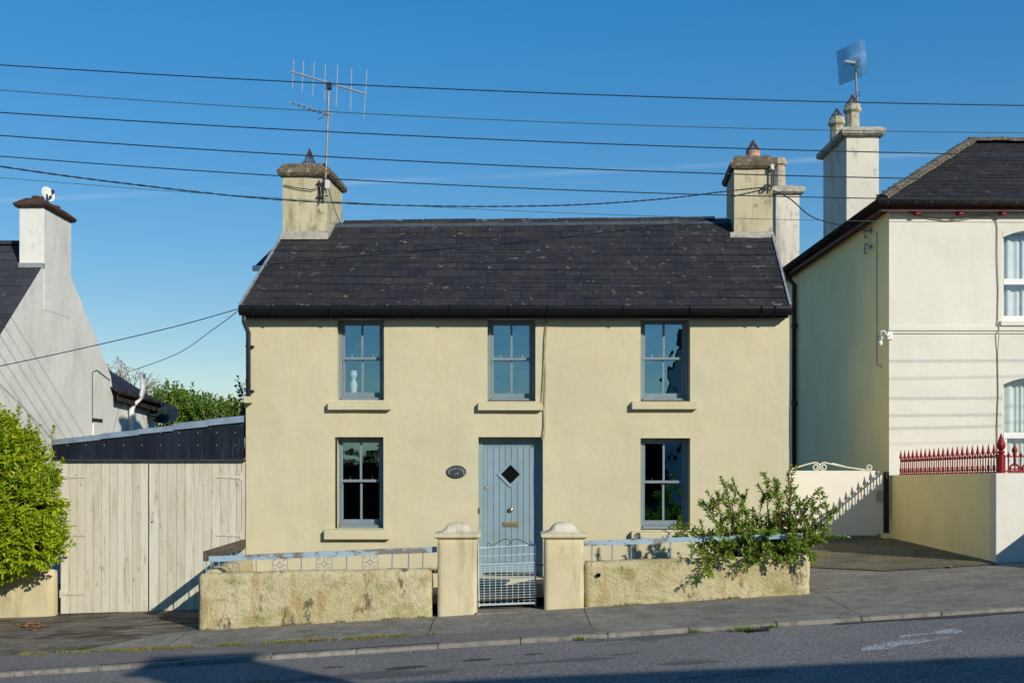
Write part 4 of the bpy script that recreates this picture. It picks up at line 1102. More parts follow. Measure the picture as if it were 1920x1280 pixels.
# chimneys
c4 = chimney(rh, 'chimney', XH-.02, 7.67, 23.5, 25.26, 4.86, 6.86, .20, .12, M['right_chimney'], M['cap_white'], None, 0, .2, .6)
for xx, yy in ((7.22, 23.85), (7.15, 24.75)):
    MB().lathe([(.17, 7.03), (.15, 7.07), (.14, 7.42), (.155, 7.44), (.19, 7.47), (.19, 7.52), (.16, 7.55), (.16, 7.62), (.10, 7.62)], (xx, yy, 0), 8, .39).build('chimney_pot', M['pot'], c4)
    wire_cowl(c4, (xx, yy, 7.62), .12, .22, M['rust'], 12, .6)
c5 = chimney(rh, 'chimney', XH-.02, 7.62, 29.8, 31.0, 4.86, 7.17, .22, .12, M['right_chimney'], M['cap_white'], None, 0, .2, .6)
MB().lathe([(.20, 7.36), (.17, 7.42), (.16, 7.95), (.175, 7.97), (.215, 8.0), (.215, 8.08), (.17, 8.12), (.17, 8.17), (.1, 8.17)], (7.15, 30.1, 0), 8, .39).build('chimney_pot', M['pot'], c5)
# windows with net curtains
for wi, (xa, xb, za, zb_) in enumerate(wn):
    arch = MB(); N = 10                           # shallow arched head: a plaster infill above a segmental curve is the window top
    Yw = YH+.09
    m = MB(); b = .055
    m.box(xa, xa+b, Yw, Yw+.06, za, zb_).box(xb-b, xb, Yw, Yw+.06, za, zb_).box(xa+b, xb-b, Yw, Yw+.06, za, za+.11)
    mid = za+(zb_-za)*(.44 if wi == 0 else .45)
    m.box(xa+b, xb-b, Yw-.01, Yw+.05, mid-.05, mid+.06).box(xa+b, xb-b, Yw, Yw+.06, zb_-.03, zb_)
    w = m.build('window', M['white'], rh, bevel=.006)
    if wi == 1: MB().box(xa+b, xa+b+.07, Yw+.005, Yw+.05, za+.11, mid-.05).build('casement_frame', M['white'], w, bevel=.005)
    MB().face((xa+b, Yw+.03, za+.1), (xb-b, Yw+.03, za+.1), (xb-b, Yw+.03, mid-.05), (xa+b, Yw+.03, mid-.05)).build('pane', M['glass_clear'], w)
    MB().face((xa+b, Yw+.03, mid+.06), (xb-b, Yw+.03, mid+.06), (xb-b, Yw+.03, zb_-.02), (xa+b, Yw+.03, zb_-.02)).build('pane', M['glass_clear'], w)
    m = MB(); xs_ = lin(xa+.03, xb-.03, 60)
    for z in (za+.05, zb_-.02):
        for i, x in enumerate(xs_): m.v.append((x, Yw+.17+.020*math.sin(i*.9+2.2*math.sin(i*.21+wi))+.016*math.sin(i*.37+wi), z))
    for i in range(60): m.f.append((i, i+1, 61+i+1, 61+i))
    m.build('net_curtain', M['curtain'], w, smooth=True)
    m = MB(); pts = []                             # arched plaster head: fills the top corners of the opening
    for i in range(N+1):
        f = i/N; x = xa+(xb-xa)*f; pts.append((x, zb_-.13*(2*f-1)**2))
    for (p, q) in zip(pts, pts[1:]):
        m.face((p[0], YH-.004, p[1]), (q[0], YH-.004, q[1]), (q[0], YH-.004, zb_+.012), (p[0], YH-.004, zb_+.012))
        m.face((p[0], YH-.004, p[1]), (p[0], YH+.1, p[1]), (q[0], YH+.1, q[1]), (q[0], YH-.004, q[1]))
    m.build('arched_head', M['right_wall'], w)
    MB().box(xa-.06, xb+.06, YH-.07, YH+.09, za-.09, za-.002).build('sill', M['right_wall'], w, bevel=.01)
# downpipe, cables, lamp, insulators
yd = 27.6
d_ = MB().tube([(6.74, yd, 4.74), (6.74, yd, 4.62), (6.93, yd, 4.40), (6.93, yd, -1.5)], .055, 10).build('downpipe', M['maroon'], rh, smooth=True)
for z in (3.4, 1.5, -.4): MB().lathe([(.075, -.05), (.075, .05)], (6.93, yd, z), 12).build('pipe_collar', M['maroon'], d_)
fc = thing('house_cable', (UR(1871), YH-.02, 1.0), 'thin cable sagging under the eaves and running down between ivory house windows', 'cable')
MB().tube([(UR(x), YH-.018, ZR(y)) for x, y in [(1690, 393), (1712, 403), (1740, 410), (1770, 414), (1800, 413), (1830, 408), (1852, 404), (1865, 408), (1869, 425), (1869, 480), (1871, 540), (1870, 600)]], .009, 6).build('strand', M['cable'], fc)
MB().tube([(UR(x), YH-.012, ZR(y)) for x, y in [(1700, 395), (1730, 406), (1765, 410), (1800, 408), (1850, 402)]], .008, 6).build('strand', M['cable'], fc)
MB().tube([(UR(x), YH-.06 if 600 < y < 630 else YH-.018, ZR(y)) for x, y in [(1870, 600), (1870.5, 612), (1870.5, 626), (1870, 660), (1871, 740), (1869, 800), (1870, 870)]], .009, 6).build('strand', M['cable'], fc)
lp = thing('corner_lamp', P(1660, 628, 20.88), 'white swan neck wall lamp on the corner of the ivory house', 'lamp')
A = P(1669, 628, YH-.02)
MB().box(A.x-.05, A.x+.05, YH-.03, YH-.002, A.z-.08, A.z+.08).build('back_plate', M['white'], lp, bevel=.005)
MB().tube([A+Vector((0, -.02, 0)), A+Vector((-.07, -.05, -.02)), A+Vector((-.13, -.06, .07)), A+Vector((-.18, -.06, .07)), A+Vector((-.20, -.06, -.02))], .016, 8).build('swan_neck', M['white'], lp, smooth=True)
MB().lathe([(.03, .03), (.055, .0), (.055, -.05), (.03, -.06)], A+Vector((-.20, -.06, -.04)), 12).build('lamp_cap', M['galv'], lp)
MB().lathe([(.0, -.17), (.03, -.16), (.042, -.12), (.03, -.065), (.02, -.06)], A+Vector((-.20, -.06, -.04)), 12).build('bulb', M['white'], lp, smooth=True)
ins = thing('wall_insulators', (6.95, 21.9, 4.4), 'pair of porcelain insulators with looped cable under the ivory house eaves', 'insulator')
for (px, py, yy) in ((1632, 433, 21.9), (1632, 463, 21.9)):
    c = Vector((6.93, yy, (HY-py)*yy/F))
    MB().lathe([(.0, -.05), (.05, -.045), (.06, -.01), (.04, .0), (.06, .01), (.05, .045), (.0, .05)], c, 12).build('insulator', M['porcelain'], ins, smooth=True)
    MB().tube([c+Vector((.07, 0, 0)), c, c+Vector((-.03, 0, 0))], .014, 6).build('pin', M['wire'], ins)
    MB().tube([c+Vector((-.02, -.03, .06)), c+Vector((-.02, .10, .08)), c+Vector((-.02, .16, -.03)), c+Vector((-.02, .09, -.12)), c+Vector((-.02, -.02, -.1))], .010, 6).build('cable_loop', M['wire'], ins)
MB().tube([(6.99, 21.55, 4.45), (6.99, 21.55, 1.9), (6.99, 21.3, 1.85)], .009, 5).build('drop_cable', M['cable'], ins)

# mesh aerial on the ivory chimney
ma = thing('mesh_aerial', (7.25, 23.9, 7.6), 'square blue wire mesh aerial on a short mast above ivory chimney', 'aerial'); d = 23.95
def ap_(px, py, dd=0): return P(px, py, d+dd)
MB().tube([ap_(1607, 190), ap_(1603, 112)], .022, 8).build('mast', M['steel_rusty'], ma)
cn = [(1569, 97), (1620, 74), (1626, 138), (1574, 160)]
def gridp(u, v):
    a = Vector(cn[0]).lerp(Vector(cn[1]), u); b = Vector(cn[3]).lerp(Vector(cn[2]), u); q = a.lerp(b, v)
    return ap_(q.x, q.y, .45*(.5-u)+.16*((2*u-1)**2+(2*v-1)**2)-.05)
m = MB(); G = 20
for i in range(G+1):
    m.tube([gridp(i/G, v) for v in lin(0, 1, 6)], .0062, 4, False); m.tube([gridp(u, i/G) for u in lin(0, 1, 6)], .0062, 4, False)
m.build('mesh_reflector', M['mesh_blue'], ma)
MB().bar(ap_(1604, 118, -.05), ap_(1583, 115, -.4), .05, .05).build('feed_arm', M['alu'], ma)
MB().box(*[v for pr in zip(ap_(1600, 124, -.06), ap_(1609, 111, .06)) for v in pr]).build('clamp', M['wire'], ma)
MB().tube([ap_(1605, 182, -.03), ap_(1612, 178, -.03), ap_(1611, 172, -.03), ap_(1606, 176, -.03)], .008, 5).build('cable_loop', M['wire'], ma)

# ------------------------------------------------------------------ boundary wall and red railing of the right house, ivory gate
bw = thing('boundary_wall', (7.2, 18, -1.5), 'ivory rendered boundary wall carrying the red spiked railing', 'wall')
NX, NY = 7.15, 16.6; FX, FY = 6.91, 20.62
def btop(t): return -.20+(.07)*t                    # t 0 far, 1 near
m = MB(); th = .22
NY2 = NY+th+.002
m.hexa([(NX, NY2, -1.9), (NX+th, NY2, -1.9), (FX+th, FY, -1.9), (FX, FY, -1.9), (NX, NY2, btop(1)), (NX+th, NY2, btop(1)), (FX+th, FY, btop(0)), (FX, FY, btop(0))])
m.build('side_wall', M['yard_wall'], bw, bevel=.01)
MB().box(NX-.003, 12.5, NY, NY+th, -1.9, btop(1)-.001).build('front_wall', M['right_wall'], bw, bevel=.008)
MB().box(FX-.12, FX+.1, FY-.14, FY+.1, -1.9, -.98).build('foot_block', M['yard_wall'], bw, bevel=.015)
rd = thing('spiked_railing', (7.1, 18.5, -.15), 'red cast iron railing with pointed spikes on the ivory boundary wall', 'railing')
spike = MB().lathe([(.030, 0), (.030, .02), (.012, .03), (.020, .07), (.026, .10), (.012, .13), (.010, .24), (.016, .25), (.010, .26), (.014, .29), (.030, .31), (.026, .33), (.012, .40), (.0, .46)], (0, 0, 0), 8).mesh('spike', M['red'], True)
short = MB().lathe([(.012, 0), (.012, .03), (.009, .04), (.009, .24), (.024, .255), (.026, .275), (.008, .29), (.012, .30), (.0, .325)], (0, 0, 0), 8).mesh('short_spike', M['red'], True)
fa, na = Vector((FX+.11, FY-.32, btop(.08))), Vector((NX+.11, NY+.14, btop(.97)))
NS = 21
for i in range(NS):
    p = fa.lerp(na, i/NS); inst('spike', spike, rd, p)
    inst('short_spike', short, rd, fa.lerp(na, (i+.5)/NS))
for h_ in (.245, .055): MB().bar(fa+Vector((0, -.0, h_)), na+Vector((0, 0, h_)), .022, .024).build('rail', M['red'], rd)
np_ = Vector((NX+.12, NY+.11, btop(1)))
MB().lathe([(.062, -.01), (.062, .27), (.03, .28), (.055, .30), (.055, .32), (.03, .335), (.06, .38), (.065, .42), (.03, .52), (.0, .60)], np_, 10).build('newel', M['red'], rd, smooth=False)
fb0, fb1 = np_+Vector((.06, 0, 0)), np_+Vector((5, 0, .0))
for h_ in (.245, .03): MB().bar(fb0+Vector((0, 0, h_)), fb1+Vector((0, 0, h_)), .02, .022).build('rail', M['red'], rd)
fsp = MB().lathe([(.018, .12), (.018, .26), (.036, .275), (.022, .29), (.040, .32), (.040, .35), (.016, .40), (.0, .44)], (0, 0, 0), 10)
fsp.tube([(.07*math.cos(t), 0, .06+.07*math.sin(t)) for t in lin(0, 2*math.pi, 16)], .016, 6, False)
fsp.tube([(-.07, 0, .06), (.07, 0, .06)], .010, 6).tube([(0, 0, -.02), (0, 0, .14)], .010, 6); fsp = fsp.mesh('ring_spike', M['red'], True)
for i in range(14):
    p = np_+Vector((.20+.185*i, 0, 0)); inst('ring_spike', fsp, rd, p); inst('short_spike', short, rd, p+Vector((-.09, 0, 0)))
ig = thing('panel_gate', (5.6, 20.5, -1.3), 'solid ivory metal gate with scrolled iron top across the side drive', 'gate'); d = 20.5
def igp(px, py): return P(px, py, d)
m = MB(); out = []
x0, x1, z0, z1 = U(1440, d), U(1656, d), ZZ(1003, d), ZZ(882, d); rad = .18
for cx, cz, a0 in ((x1-rad, z0+rad, -90), (x1-rad*.7, z1-rad*.7, 0), (x0+.02, z1-.02, 90), (x0+.02, z0+.02, 180)):
    rq = rad if a0 == -90 else (rad*.7 if a0 == 0 else .02)
    for t in lin(a0, a0+90, 6): out.append((cx+rq*math.cos(math.radians(t)), cz+rq*math.sin(math.radians(t))))
n = len(out)
for y in (d, d+.04):
    for x, z in out: m.v.append((x, y, z))
m.f.append(tuple(range(n))); m.f.append(tuple(range(2*n-1, n-1, -1)))
for i in range(n):
    j = (i+1) % n; m.f.append((j, i, n+i, n+j))
m.build('panel', M['panel_gate'], ig)
def scroll(cx, cy, r, s, turns=1.6, start=90):
    return [igp(cx+s*r*(1-t*.72)*math.cos(math.radians(start+t*360*turns)), cy-r*(1-t*.72)*math.sin(math.radians(start+t*360*turns))) for t in lin(0, 1, 22)]
m = MB()
m.tube([igp(1440, 892), igp(1484, 879), igp(1510, 871), igp(1526, 867)]+scroll(1530, 875, 8, -1, 1.5, 90), .013, 6)
m.tube([igp(1620, 880), igp(1590, 876), igp(1565, 871), igp(1547, 867)]+scroll(1544, 875, 8, 1, 1.5, 90), .013, 6)
m.tube([igp(1560, 868), igp(1590, 876), igp(1622, 881)]+scroll(1629, 876, 7, 1, 1.4, 200), .012, 6)
m.build('scroll_top', M['panel_gate'], ig)
MB().box(U(1643, d), U(1653, d), d-.03, d-.001, ZZ(940, d), ZZ(919, d)).build('latch_box', M['cable'], ig, bevel=.004)
po = MB().box(U(1658, d), U(1666, d), d-.04, d+.06, -1.25, ZZ(884, d)).build('gate_post', M['wood_dark'], None, bevel=.008)
tag(po, 'dark timber post between ivory gate and red railing wall', 'post')
# unseen wall added beyond the frame to slant shade across the ivory front wall
sw = MB().box(8.3, 8.55, 14.6, 16.58, -1.8, -.46).build('shade_wall', M['right_wall'], None, bevel=.01)
tag(sw, 'unseen low wall added right of the frame to shade the ivory wall', 'wall')

# ------------------------------------------------------------------ overhead wires, TV aerial, service cables
def wire(label, pts_px, d, r, mat, group='overhead wires', name='overhead_wire'):
    # quadratic through three photo points at distance d, carried on to the poles
    (xa, ya), (xb, yb), (xc, yc) = pts_px
    c = np.polyfit([xa, xb, xc], [ya, yb, yc], 2); pts = []
    for X in np.linspace(-17, 17, 60):
        px = HX+X*F/d; pts.append(Vector((X, d, (HY-np.polyval(c, px))*d/F)))
    o = MB().tube(pts, r, 6).build(name, mat, None, smooth=True); return tag(o, label, 'wire', group)
wire('topmost black overhead wire crossing the sky', [(0, 122), (960, 172), (1920, 198)], 15.5, .0078, M['wire'])
wire('thin green overhead wire, second from the top', [(0, 169), (960, 226), (1920, 249)], 15.5, .006, M['wire_green'])
wire('black overhead wire, third from the top', [(0, 211), (960, 263), (1920, 291)], 15.5, .0078, M['wire'])
wire('black overhead wire, fourth from the top', [(0, 254), (960, 311), (1920, 338)], 15.5, .0078, M['wire'])
wire('black overhead wire, fifth from the top', [(0, 293), (960, 352), (1920, 375)], 15.5, .0072, M['wire'])
wire('very thin overhead wire, lowest of the set', [(0, 333), (960, 395), (1920, 417)], 15.5, .0038, M['wire_green'])
for sx_, lab in ((-17.0, 'timber pole carrying the wires beyond the left edge'), (17.0, 'timber pole carrying the wires beyond the right edge')):
    t = thing('utility_pole', (sx_, 15.5, -2.6), lab, 'pole')
    MB().tube([(sx_, 15.62, -3.2), (sx_, 15.62, 6.2)], [.14, .10], 12).build('shaft', M['bark'], t, smooth=True)
    for z in (3.2, 4.0, 4.8): MB().box(sx_-.05, sx_+.05, 15.44, 15.54, z-.05, z+.05).build('bracket', M['wire'], t)
def cable(label, pts, r, mat, twist=False, name='service_cable'):
    pts = [Vector(p) for p in pts]; sm = []
    for i in range(len(pts)-1):                    # Catmull-Rom
        p0, p1, p2, p3 = pts[max(i-1, 0)], pts[i], pts[i+1], pts[min(i+2, len(pts)-1)]
        for t in lin(0, 1, 10)[:-1]:
            sm.append(.5*((2*p1)+(p2-p0)*t+(2*p0-5*p1+4*p2-p3)*t*t+(3*p1-p0-3*p2+p3)*t**3))
    sm.append(pts[-1]); m = MB()
    if twist:
        L = len(sm); fine = []
        for i in range(L-1):
            for t in (0, .25, .5, .75): fine.append(sm[i].lerp(sm[i+1], t))
        for ph in (0, math.pi):
            m.tube([p+Vector((0, math.cos(i*.8+ph), math.sin(i*.8+ph)))*r*.8 for i, p in enumerate(fine)], r, 5)
    else: m.tube(sm, r, 6)
    return tag(m.build(name, mat, None, smooth=True), label, 'cable', 'service cables')
cable('thick twisted cable sagging from the left edge to the right cottage chimney',
      [P(-420, 245, 14.2), P(0, 312, 14.9), P(260, 347, 15.8), P(520, 374, 16.6), P(800, 386, 17.4), P(1050, 385, 18.0), P(1230, 374, 18.5), P(1360, 359, 18.8), P(1437, 351, 18.95)], .0075, M['wire'], True)
cable('black cable dropping from the right cottage chimney to the ivory house',
      [P(1437, 352, 18.95), P(1480, 372, 19.6), P(1515, 402, 20.3), P(1545, 415, 20.8), P(1590, 425, 21.4), P(1630, 434, 21.88)], .011, M['wire'])
cable('straight thin cable from the left eaves corner to the left edge', [P(450, 578, 16.72), P(300, 619, 16.4), P(0, 686, 15.6), P(-300, 740, 15.0)], .0068, M['wire'])
cable('sagging thin cable from the left eaves corner to the rear wing', [P(450, 580, 16.72), P(400, 617, 18.5), P(330, 664, 21.5), P(240, 697, 26.6)], .0068, M['wire'])
bk = thing('chimney_bracket', P(1440, 345, 18.97), 'rusty bracket with white insulator on the right cottage chimney corner', 'bracket')
A = P(1447, 318, 18.93)
MB().tube([A+Vector((0, 0, .0)), A+Vector((0, 0, -.12)), A+Vector((.0, 0, -.3)), A+Vector((-.03, .03, -.36))], .014, 6).build('arm', M['rust'], bk)
MB().lathe([(.0, .09), (.03, .085), (.045, .05), (.03, .03), (.05, .01), (.03, -.01), (.0, -.02)], A, 12).build('insulator', M['porcelain'], bk, smooth=True)
m = MB(); C0 = P(1437, 352, 18.95)
for q in range(3): m.tube([C0+Vector((.06*math.cos(t+q), -.03, .045*math.sin(t*1.3+q))) for t in lin(0, 5.5, 10)], .009, 5)
m.build('cable_knot', M['wire'], bk)

av = thing('tv_aerial', P(612, 372, 19.0), 'large roof aerial with long upright rods on the left cottage chimney', 'aerial'); d = 18.97
MB().tube([P(608, 376, d), P(612, 300, d), P(617, 160, d)], .017, 8).build('mast', M['steel_rusty'], av)
MB().tube([P(544, 134, d-.0), P(688, 177, d+.0)], .017, 8).build('boom', M['alu'], av)
for (xa, ya, xb, yb) in ((551, 112, 548, 164), (569, 115, 566, 173), (589, 117, 586, 181), (610, 121, 608, 190), (633, 123, 630, 200), (659, 128, 657, 210), (688, 131, 682, 222)):
    MB().tube([P(xa, ya, d-.012), P(xb, yb, d+.012)], .0085, 6).build('element', M['alu'], av)
MB().box(*[v for pr in zip(P(612, 166, d-.05), P(622, 157, d+.03)) for v in pr]).build('clamp', M['wire'], av)
m = MB().tube([P(546, 192, d-.7), P(618, 216, d+.0)], .010, 6).build('small_boom', M['alu'], av)
for i in range(8):
    f = i/7; c = P(546, 192, d-.7).lerp(P(618, 216, d), f*.95); L = .05+.05*f; e = Vector((L, .03, .22*L))
    MB().tube([c-e, c+e], .006, 5).build('element', M['alu'], av)
q = P(617, 216, d)
MB().tube([q+Vector((-.18, 0, -.07)), q+Vector((.02, 0, .03))], .008, 5).build('element', M['alu'], av); MB().tube([q+Vector((-.05, 0, .06)), q+Vector((.05, 0, -.05))], .008, 5).build('element', M['alu'], av)
MB().box(*[v for pr in zip(P(609, 353, d-.06), P(619, 339, d-.02)) for v in pr]).build('junction_box', M['porcelain'], av, bevel=.006)
MB().bar(P(594, 344, 19.0), P(615, 343, 18.96), .03, .022).build('bracket', M['rust'], av)
MB().bar(P(599, 338, 19.0), P(599, 376, 19.0), .02, .02, (1, 0, 0)).build('bracket', M['rust'], av)
MB().bar(P(594, 369, 19.0), P(615, 367, 18.96), .03, .022).build('bracket', M['rust'], av)
MB().tube([P(532, 347, 19.0), P(560, 353, 18.99), P(585, 356, 18.99), P(600, 350, 18.97), P(601, 366, 18.97), P(598, 384, 18.99)], .009, 5).build('lead_cable', M['wire'], av)
MB().tube([P(616, 356, d), P(623, 380, d+.1), P(632, 405, d+.2), P(638, 418, d+.5)], .007, 5).build('lead_cable', M['wire'], av)

# ------------------------------------------------------------------ plants
class Leaves:
    def __init__(s): s.v = []; s.f = []
    def add(s, p, d, n, L, w, fold=.25):
        d = d.normalized(); sd_ = d.cross(n)
        if sd_.length < 1e-4: sd_ = d.orthogonal()
        sd_.normalize(); up = sd_.cross(d)
        b = len(s.v); mid = p+d*L*.48
        s.v += [tuple(p), tuple(mid+sd_*w*.5+up*w*fold), tuple(p+d*L-up*L*.06), tuple(mid-sd_*w*.5+up*w*fold)]
        s.f += [(b, b+1, b+2), (b, b+2, b+3)]
    def sprig(s, p, d, L, n, ll, r, wide=.5):
        d = d.normalized(); a = r.uniform(0, 6.28); o = d.orthogonal().normalized(); o2 = d.cross(o)
        for i in range(n):
            f = (i+.5)/n; q = p+d*L*f; a += 2.4
            out = o*math.cos(a)+o2*math.sin(a)
            dd = (d*(.35+.6*f)+out*(1.0-.35*f)+Vector((r.uniform(-.2, .2), r.uniform(-.2, .2), r.uniform(-.1, .25))))
            s.add(q, dd, d+Vector((0, 0, .6)), ll*r.uniform(.55, 1.25), ll*wide*r.uniform(.6, 1.15))
    def build(s, name, mat, parent):
        me = bpy.data.meshes.new(name); me.from_pydata(s.v, [], s.f); me.update(); me.materials.append(mat)
        o = bpy.data.objects.new(name, me); COL.objects.link(o); return place(o, parent)
def rvec(r): 
    while True:
        v = Vector((r.uniform(-1, 1), r.uniform(-1, 1), r.uniform(-1, 1)))
        if .05 < v.length < 1: return v.normalized()

# lime green bush at the left edge
rb = random.Random(5)
lb = thing('bush', (-7.6, 16.9, -1.75), 'dense lime green bush spilling over the low wall at the left edge', 'bush')
LV = Leaves(); stems = MB()
blobs = [((-7.55, 16.35, -.75), (.80, .75, .85)), ((-8.1, 16.3, -.25), (.75, .7, .80)), ((-7.45, 16.4, .02), (.55, .6, .52)), ((-7.75, 16.4, .38), (.42, .5, .40)), ((-8.3, 16.4, .45), (.55, .5, .45)),
         ((-7.05, 16.4, -.45), (.38, .45, .48)), ((-7.0, 16.35, -1.05), (.42, .5, .42)), ((-7.6, 16.25, -1.25), (.60, .55, .38)), ((-8.3, 16.25, -1.2), (.7, .6, .5)), ((-8.9, 16.3, -.4), (.7, .6, 1.0))]
def in_blob(p, skip):
    for i, (c, rad) in enumerate(blobs):
        if i == skip: continue
        q = (p-Vector(c)); 
        if (q.x/rad[0])**2+(q.y/rad[1])**2+(q.z/rad[2])**2 < .72: return True
    return False
for bi, (c, rad) in enumerate(blobs):
    c = Vector(c); area = (rad[0]*rad[1]+rad[1]*rad[2]+rad[0]*rad[2])
    for _ in range(int(1000*area)):
        u = rvec(rb)
        if u.y > .55: continue
        lump = 1+.13*noise.noise(c*3+u*2.3)+.10*noise.noise(c+u*5)
        p = c+Vector((u.x*rad[0], u.y*rad[1], u.z*rad[2]))*lump*rb.uniform(.62, 1.0)
        if in_blob(p, bi): continue
        nrm = Vector((u.x/rad[0], u.y/rad[1], u.z/rad[2])).normalized()
        d = nrm+Vector((rb.uniform(-.4, .4), rb.uniform(-.3, .3), .55+rb.uniform(-.2, .4)))
        LV.sprig(p-d.normalized()*.05, d, rb.uniform(.12, .24), rb.randint(9, 13), .092, rb, .55)
for (px, py, h_) in ((22, 790, .22), (60, 795, .18), (100, 815, .2), (118, 870, .14), (128, 955, .2), (125, 975, .16), (110, 1030, .15), (40, 775, .15)):
    p = P(px, py, 16.3)
    LV.sprig(p-Vector((.04, 0, h_*.4)), Vector((.35 if px > 90 else .1, -.2, 1)), h_, 14, .08, rb, .5)
for _ in range(9):
    x = rb.uniform(-8.6, -7.1); stems.tube([(x, 17.15, -1.9), (x+rb.uniform(-.2, .2), 16.7, -1.2), (x+rb.uniform(-.5, .5), 16.4, rb.uniform(-.6, .2))], [.03, .022, .01], 6)
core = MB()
for (c, rad) in blobs:                              # near-black shells that put shade into the gaps between the leaves
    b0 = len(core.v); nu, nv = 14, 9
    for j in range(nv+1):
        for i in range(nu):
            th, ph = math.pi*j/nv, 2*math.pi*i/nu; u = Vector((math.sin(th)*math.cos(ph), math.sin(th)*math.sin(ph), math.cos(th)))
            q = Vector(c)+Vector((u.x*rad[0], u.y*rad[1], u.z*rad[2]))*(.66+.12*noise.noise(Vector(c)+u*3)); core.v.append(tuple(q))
    for j in range(nv):
        for i in range(nu): core.f.append((b0+j*nu+i, b0+(j+1)*nu+i, b0+(j+1)*nu+(i+1) % nu, b0+j*nu+(i+1) % nu))
core.build('dark_gap_core', M['hedge_core'], lb)
stems.build('trunk', M['bark'], lb, smooth=True); LV.build('crown', M['leaf_lime'], lb)

# open shrub over the right garden wall
rs = random.Random(21)
sbush = thing('shrub', (U(1420, 15.3), 15.3, -1.6), 'loose leafy green shrub sprawling over the right garden wall', 'shrub')
LV = Leaves(); stems = MB()
tips = [(1262, 988), (1275, 1000), (1300, 1000), (1318, 940), (1330, 968), (1345, 925), (1362, 920), (1380, 918), (1395, 935), (1402, 960), (1430, 935), (1440, 905), (1452, 900), (1460, 935),
        (1477, 890), (1483, 925), (1500, 945), (1512, 955), (1528, 925), (1540, 945), (1552, 960), (1566, 958), (1545, 985), (1560, 1005), (1535, 1015), (1520, 990), (1490, 975), (1455, 965), (1420, 975), (1375, 965),
        (1350, 990), (1325, 1020), (1300, 1035), (1320, 1060), (1340, 1050), (1365, 1035), (1422, 1050), (1318, 1072), (1400, 1062), (1460, 1010), (1500, 1010), (1385, 1000), (1410, 1010), (1440, 1000), (1340, 1005), (1480, 1035), (1445, 1030), (1510, 1030)]
tips += [(rs.gauss(1432, 55), rs.gauss(1005, 24)) for _ in range(20)]
roots = [Vector((U(px, 15.3), 15.25, -1.55)) for px in (1380, 1410, 1440, 1465)]
for (px, py) in tips:
    d = 15.1+rs.uniform(-.42, .35)
    if py > 1030: d = 14.66
    tip = P(px, py, d); rt_ = min(roots, key=lambda q: abs(q.x-tip.x)+rs.uniform(0, .2))
    mid = rt_.lerp(tip, .5)+Vector((rs.uniform(-.08, .08), rs.uniform(-.1, .1), .10 if py < 1030 else .28))
    pts = [rt_, rt_.lerp(mid, .55)+Vector((0, 0, .05)), mid, mid.lerp(tip, .55)+Vector((rs.uniform(-.03, .03), 0, .05 if py < 1030 else .02)), tip]
    stems.tube(pts, [.012, .010, .008, .006, .003], 5)
    L = (tip-rt_).length
    for sgm in range(1, 5):
        a, b = pts[sgm-1], pts[sgm]
        for _ in range(3 if sgm > 1 else 1):
            f = rs.random(); p = a.lerp(b, f); dd = (b-a).normalized()*.6+rvec(rs)*.9+Vector((0, -.1, .45))
            ln = rs.uniform(.10, .22); e = p+dd.normalized()*ln
            stems.tube([p, p.lerp(e, .5)+Vector((0, 0, .01)), e], [.005, .004, .002], 4)
            LV.sprig(p.lerp(e, .25), e-p, ln*.85, rs.randint(10, 16), .068, rs, .55)
    LV.sprig(pts[3], tip-pts[3], (tip-pts[3]).length, 16, .068, rs, .55)
    LV.sprig(tip-Vector((0, 0, .03)), tip-mid, .07, 7, .05, rs, .5)
stems.build('stems', M['twig_red'], sbush, smooth=True); LV.build('crown', M['leaf_green'], sbush)

# trees and bushes beyond the left gap
rt2 = random.Random(8)
def far_bush(px, py, w, h, d, label, mat, name='bush', n=240, ll=.13, cat='bush'):
    c = P(px, py, d); zb = -2.2
    t = thing(name, (c.x, d, zb), label, cat, 'greenery behind the steel shed')
    LV = Leaves(); st = MB(); rw, rhh = w*d/F/2, h*d/F/2
    for _ in range(n):
        u = rvec(rt2); rr2 = rt2.uniform(.55, 1.0)*(1+.25*noise.noise(u*2.5+c))
        p = c+Vector((u.x*rw, u.y*rw*.8, u.z*rhh))*rr2
        LV.sprig(p, u+Vector((0, 0, .9)), rt2.uniform(.2, .42), 9, ll, rt2, .6)
    for q in range(5):
        tip = c+Vector((rt2.uniform(-.6, .6)*rw, 0, rt2.uniform(0, .7)*rhh)); st.tube([(c.x+rt2.uniform(-.1, .1), d, zb), (c.x+rt2.uniform(-.2, .2), d, (zb+c.z)/2), tip], [.07, .05, .02], 6)
    st.build('trunk', M['bark'], t, smooth=True); LV.build('crown', mat, t)
far_bush(318, 775, 60, 80, 33, 'bright green bush just right of the dark satellite dish', M['leaf_far'])
far_bush(352, 782, 70, 78, 34, 'tallest green bush midway above the steel shed', M['leaf_far'])
far_bush(400, 790, 80, 66, 33, 'broad green bush above the right half of the steel shed', M['leaf_far'])
far_bush(440, 792, 50, 50, 32, 'small green bush next to the cottage downpipe', M['leaf_far'], n=160)
far_bush(456, 765, 26, 70, 24, 'dark leafy sprig against the cottage corner', M['leaf_dark'], n=26, ll=.10)
bt = thing('blossom_tree', (P(250, 700, 36).x, 36, -2.2), 'bare twiggy tree with pale blossom behind the left rear wing', 'tree')
st = MB(); LV = Leaves(); base = P(240, 780, 36)
st.tube([(base.x, 36, -2.3), base], [.12, .07], 8)
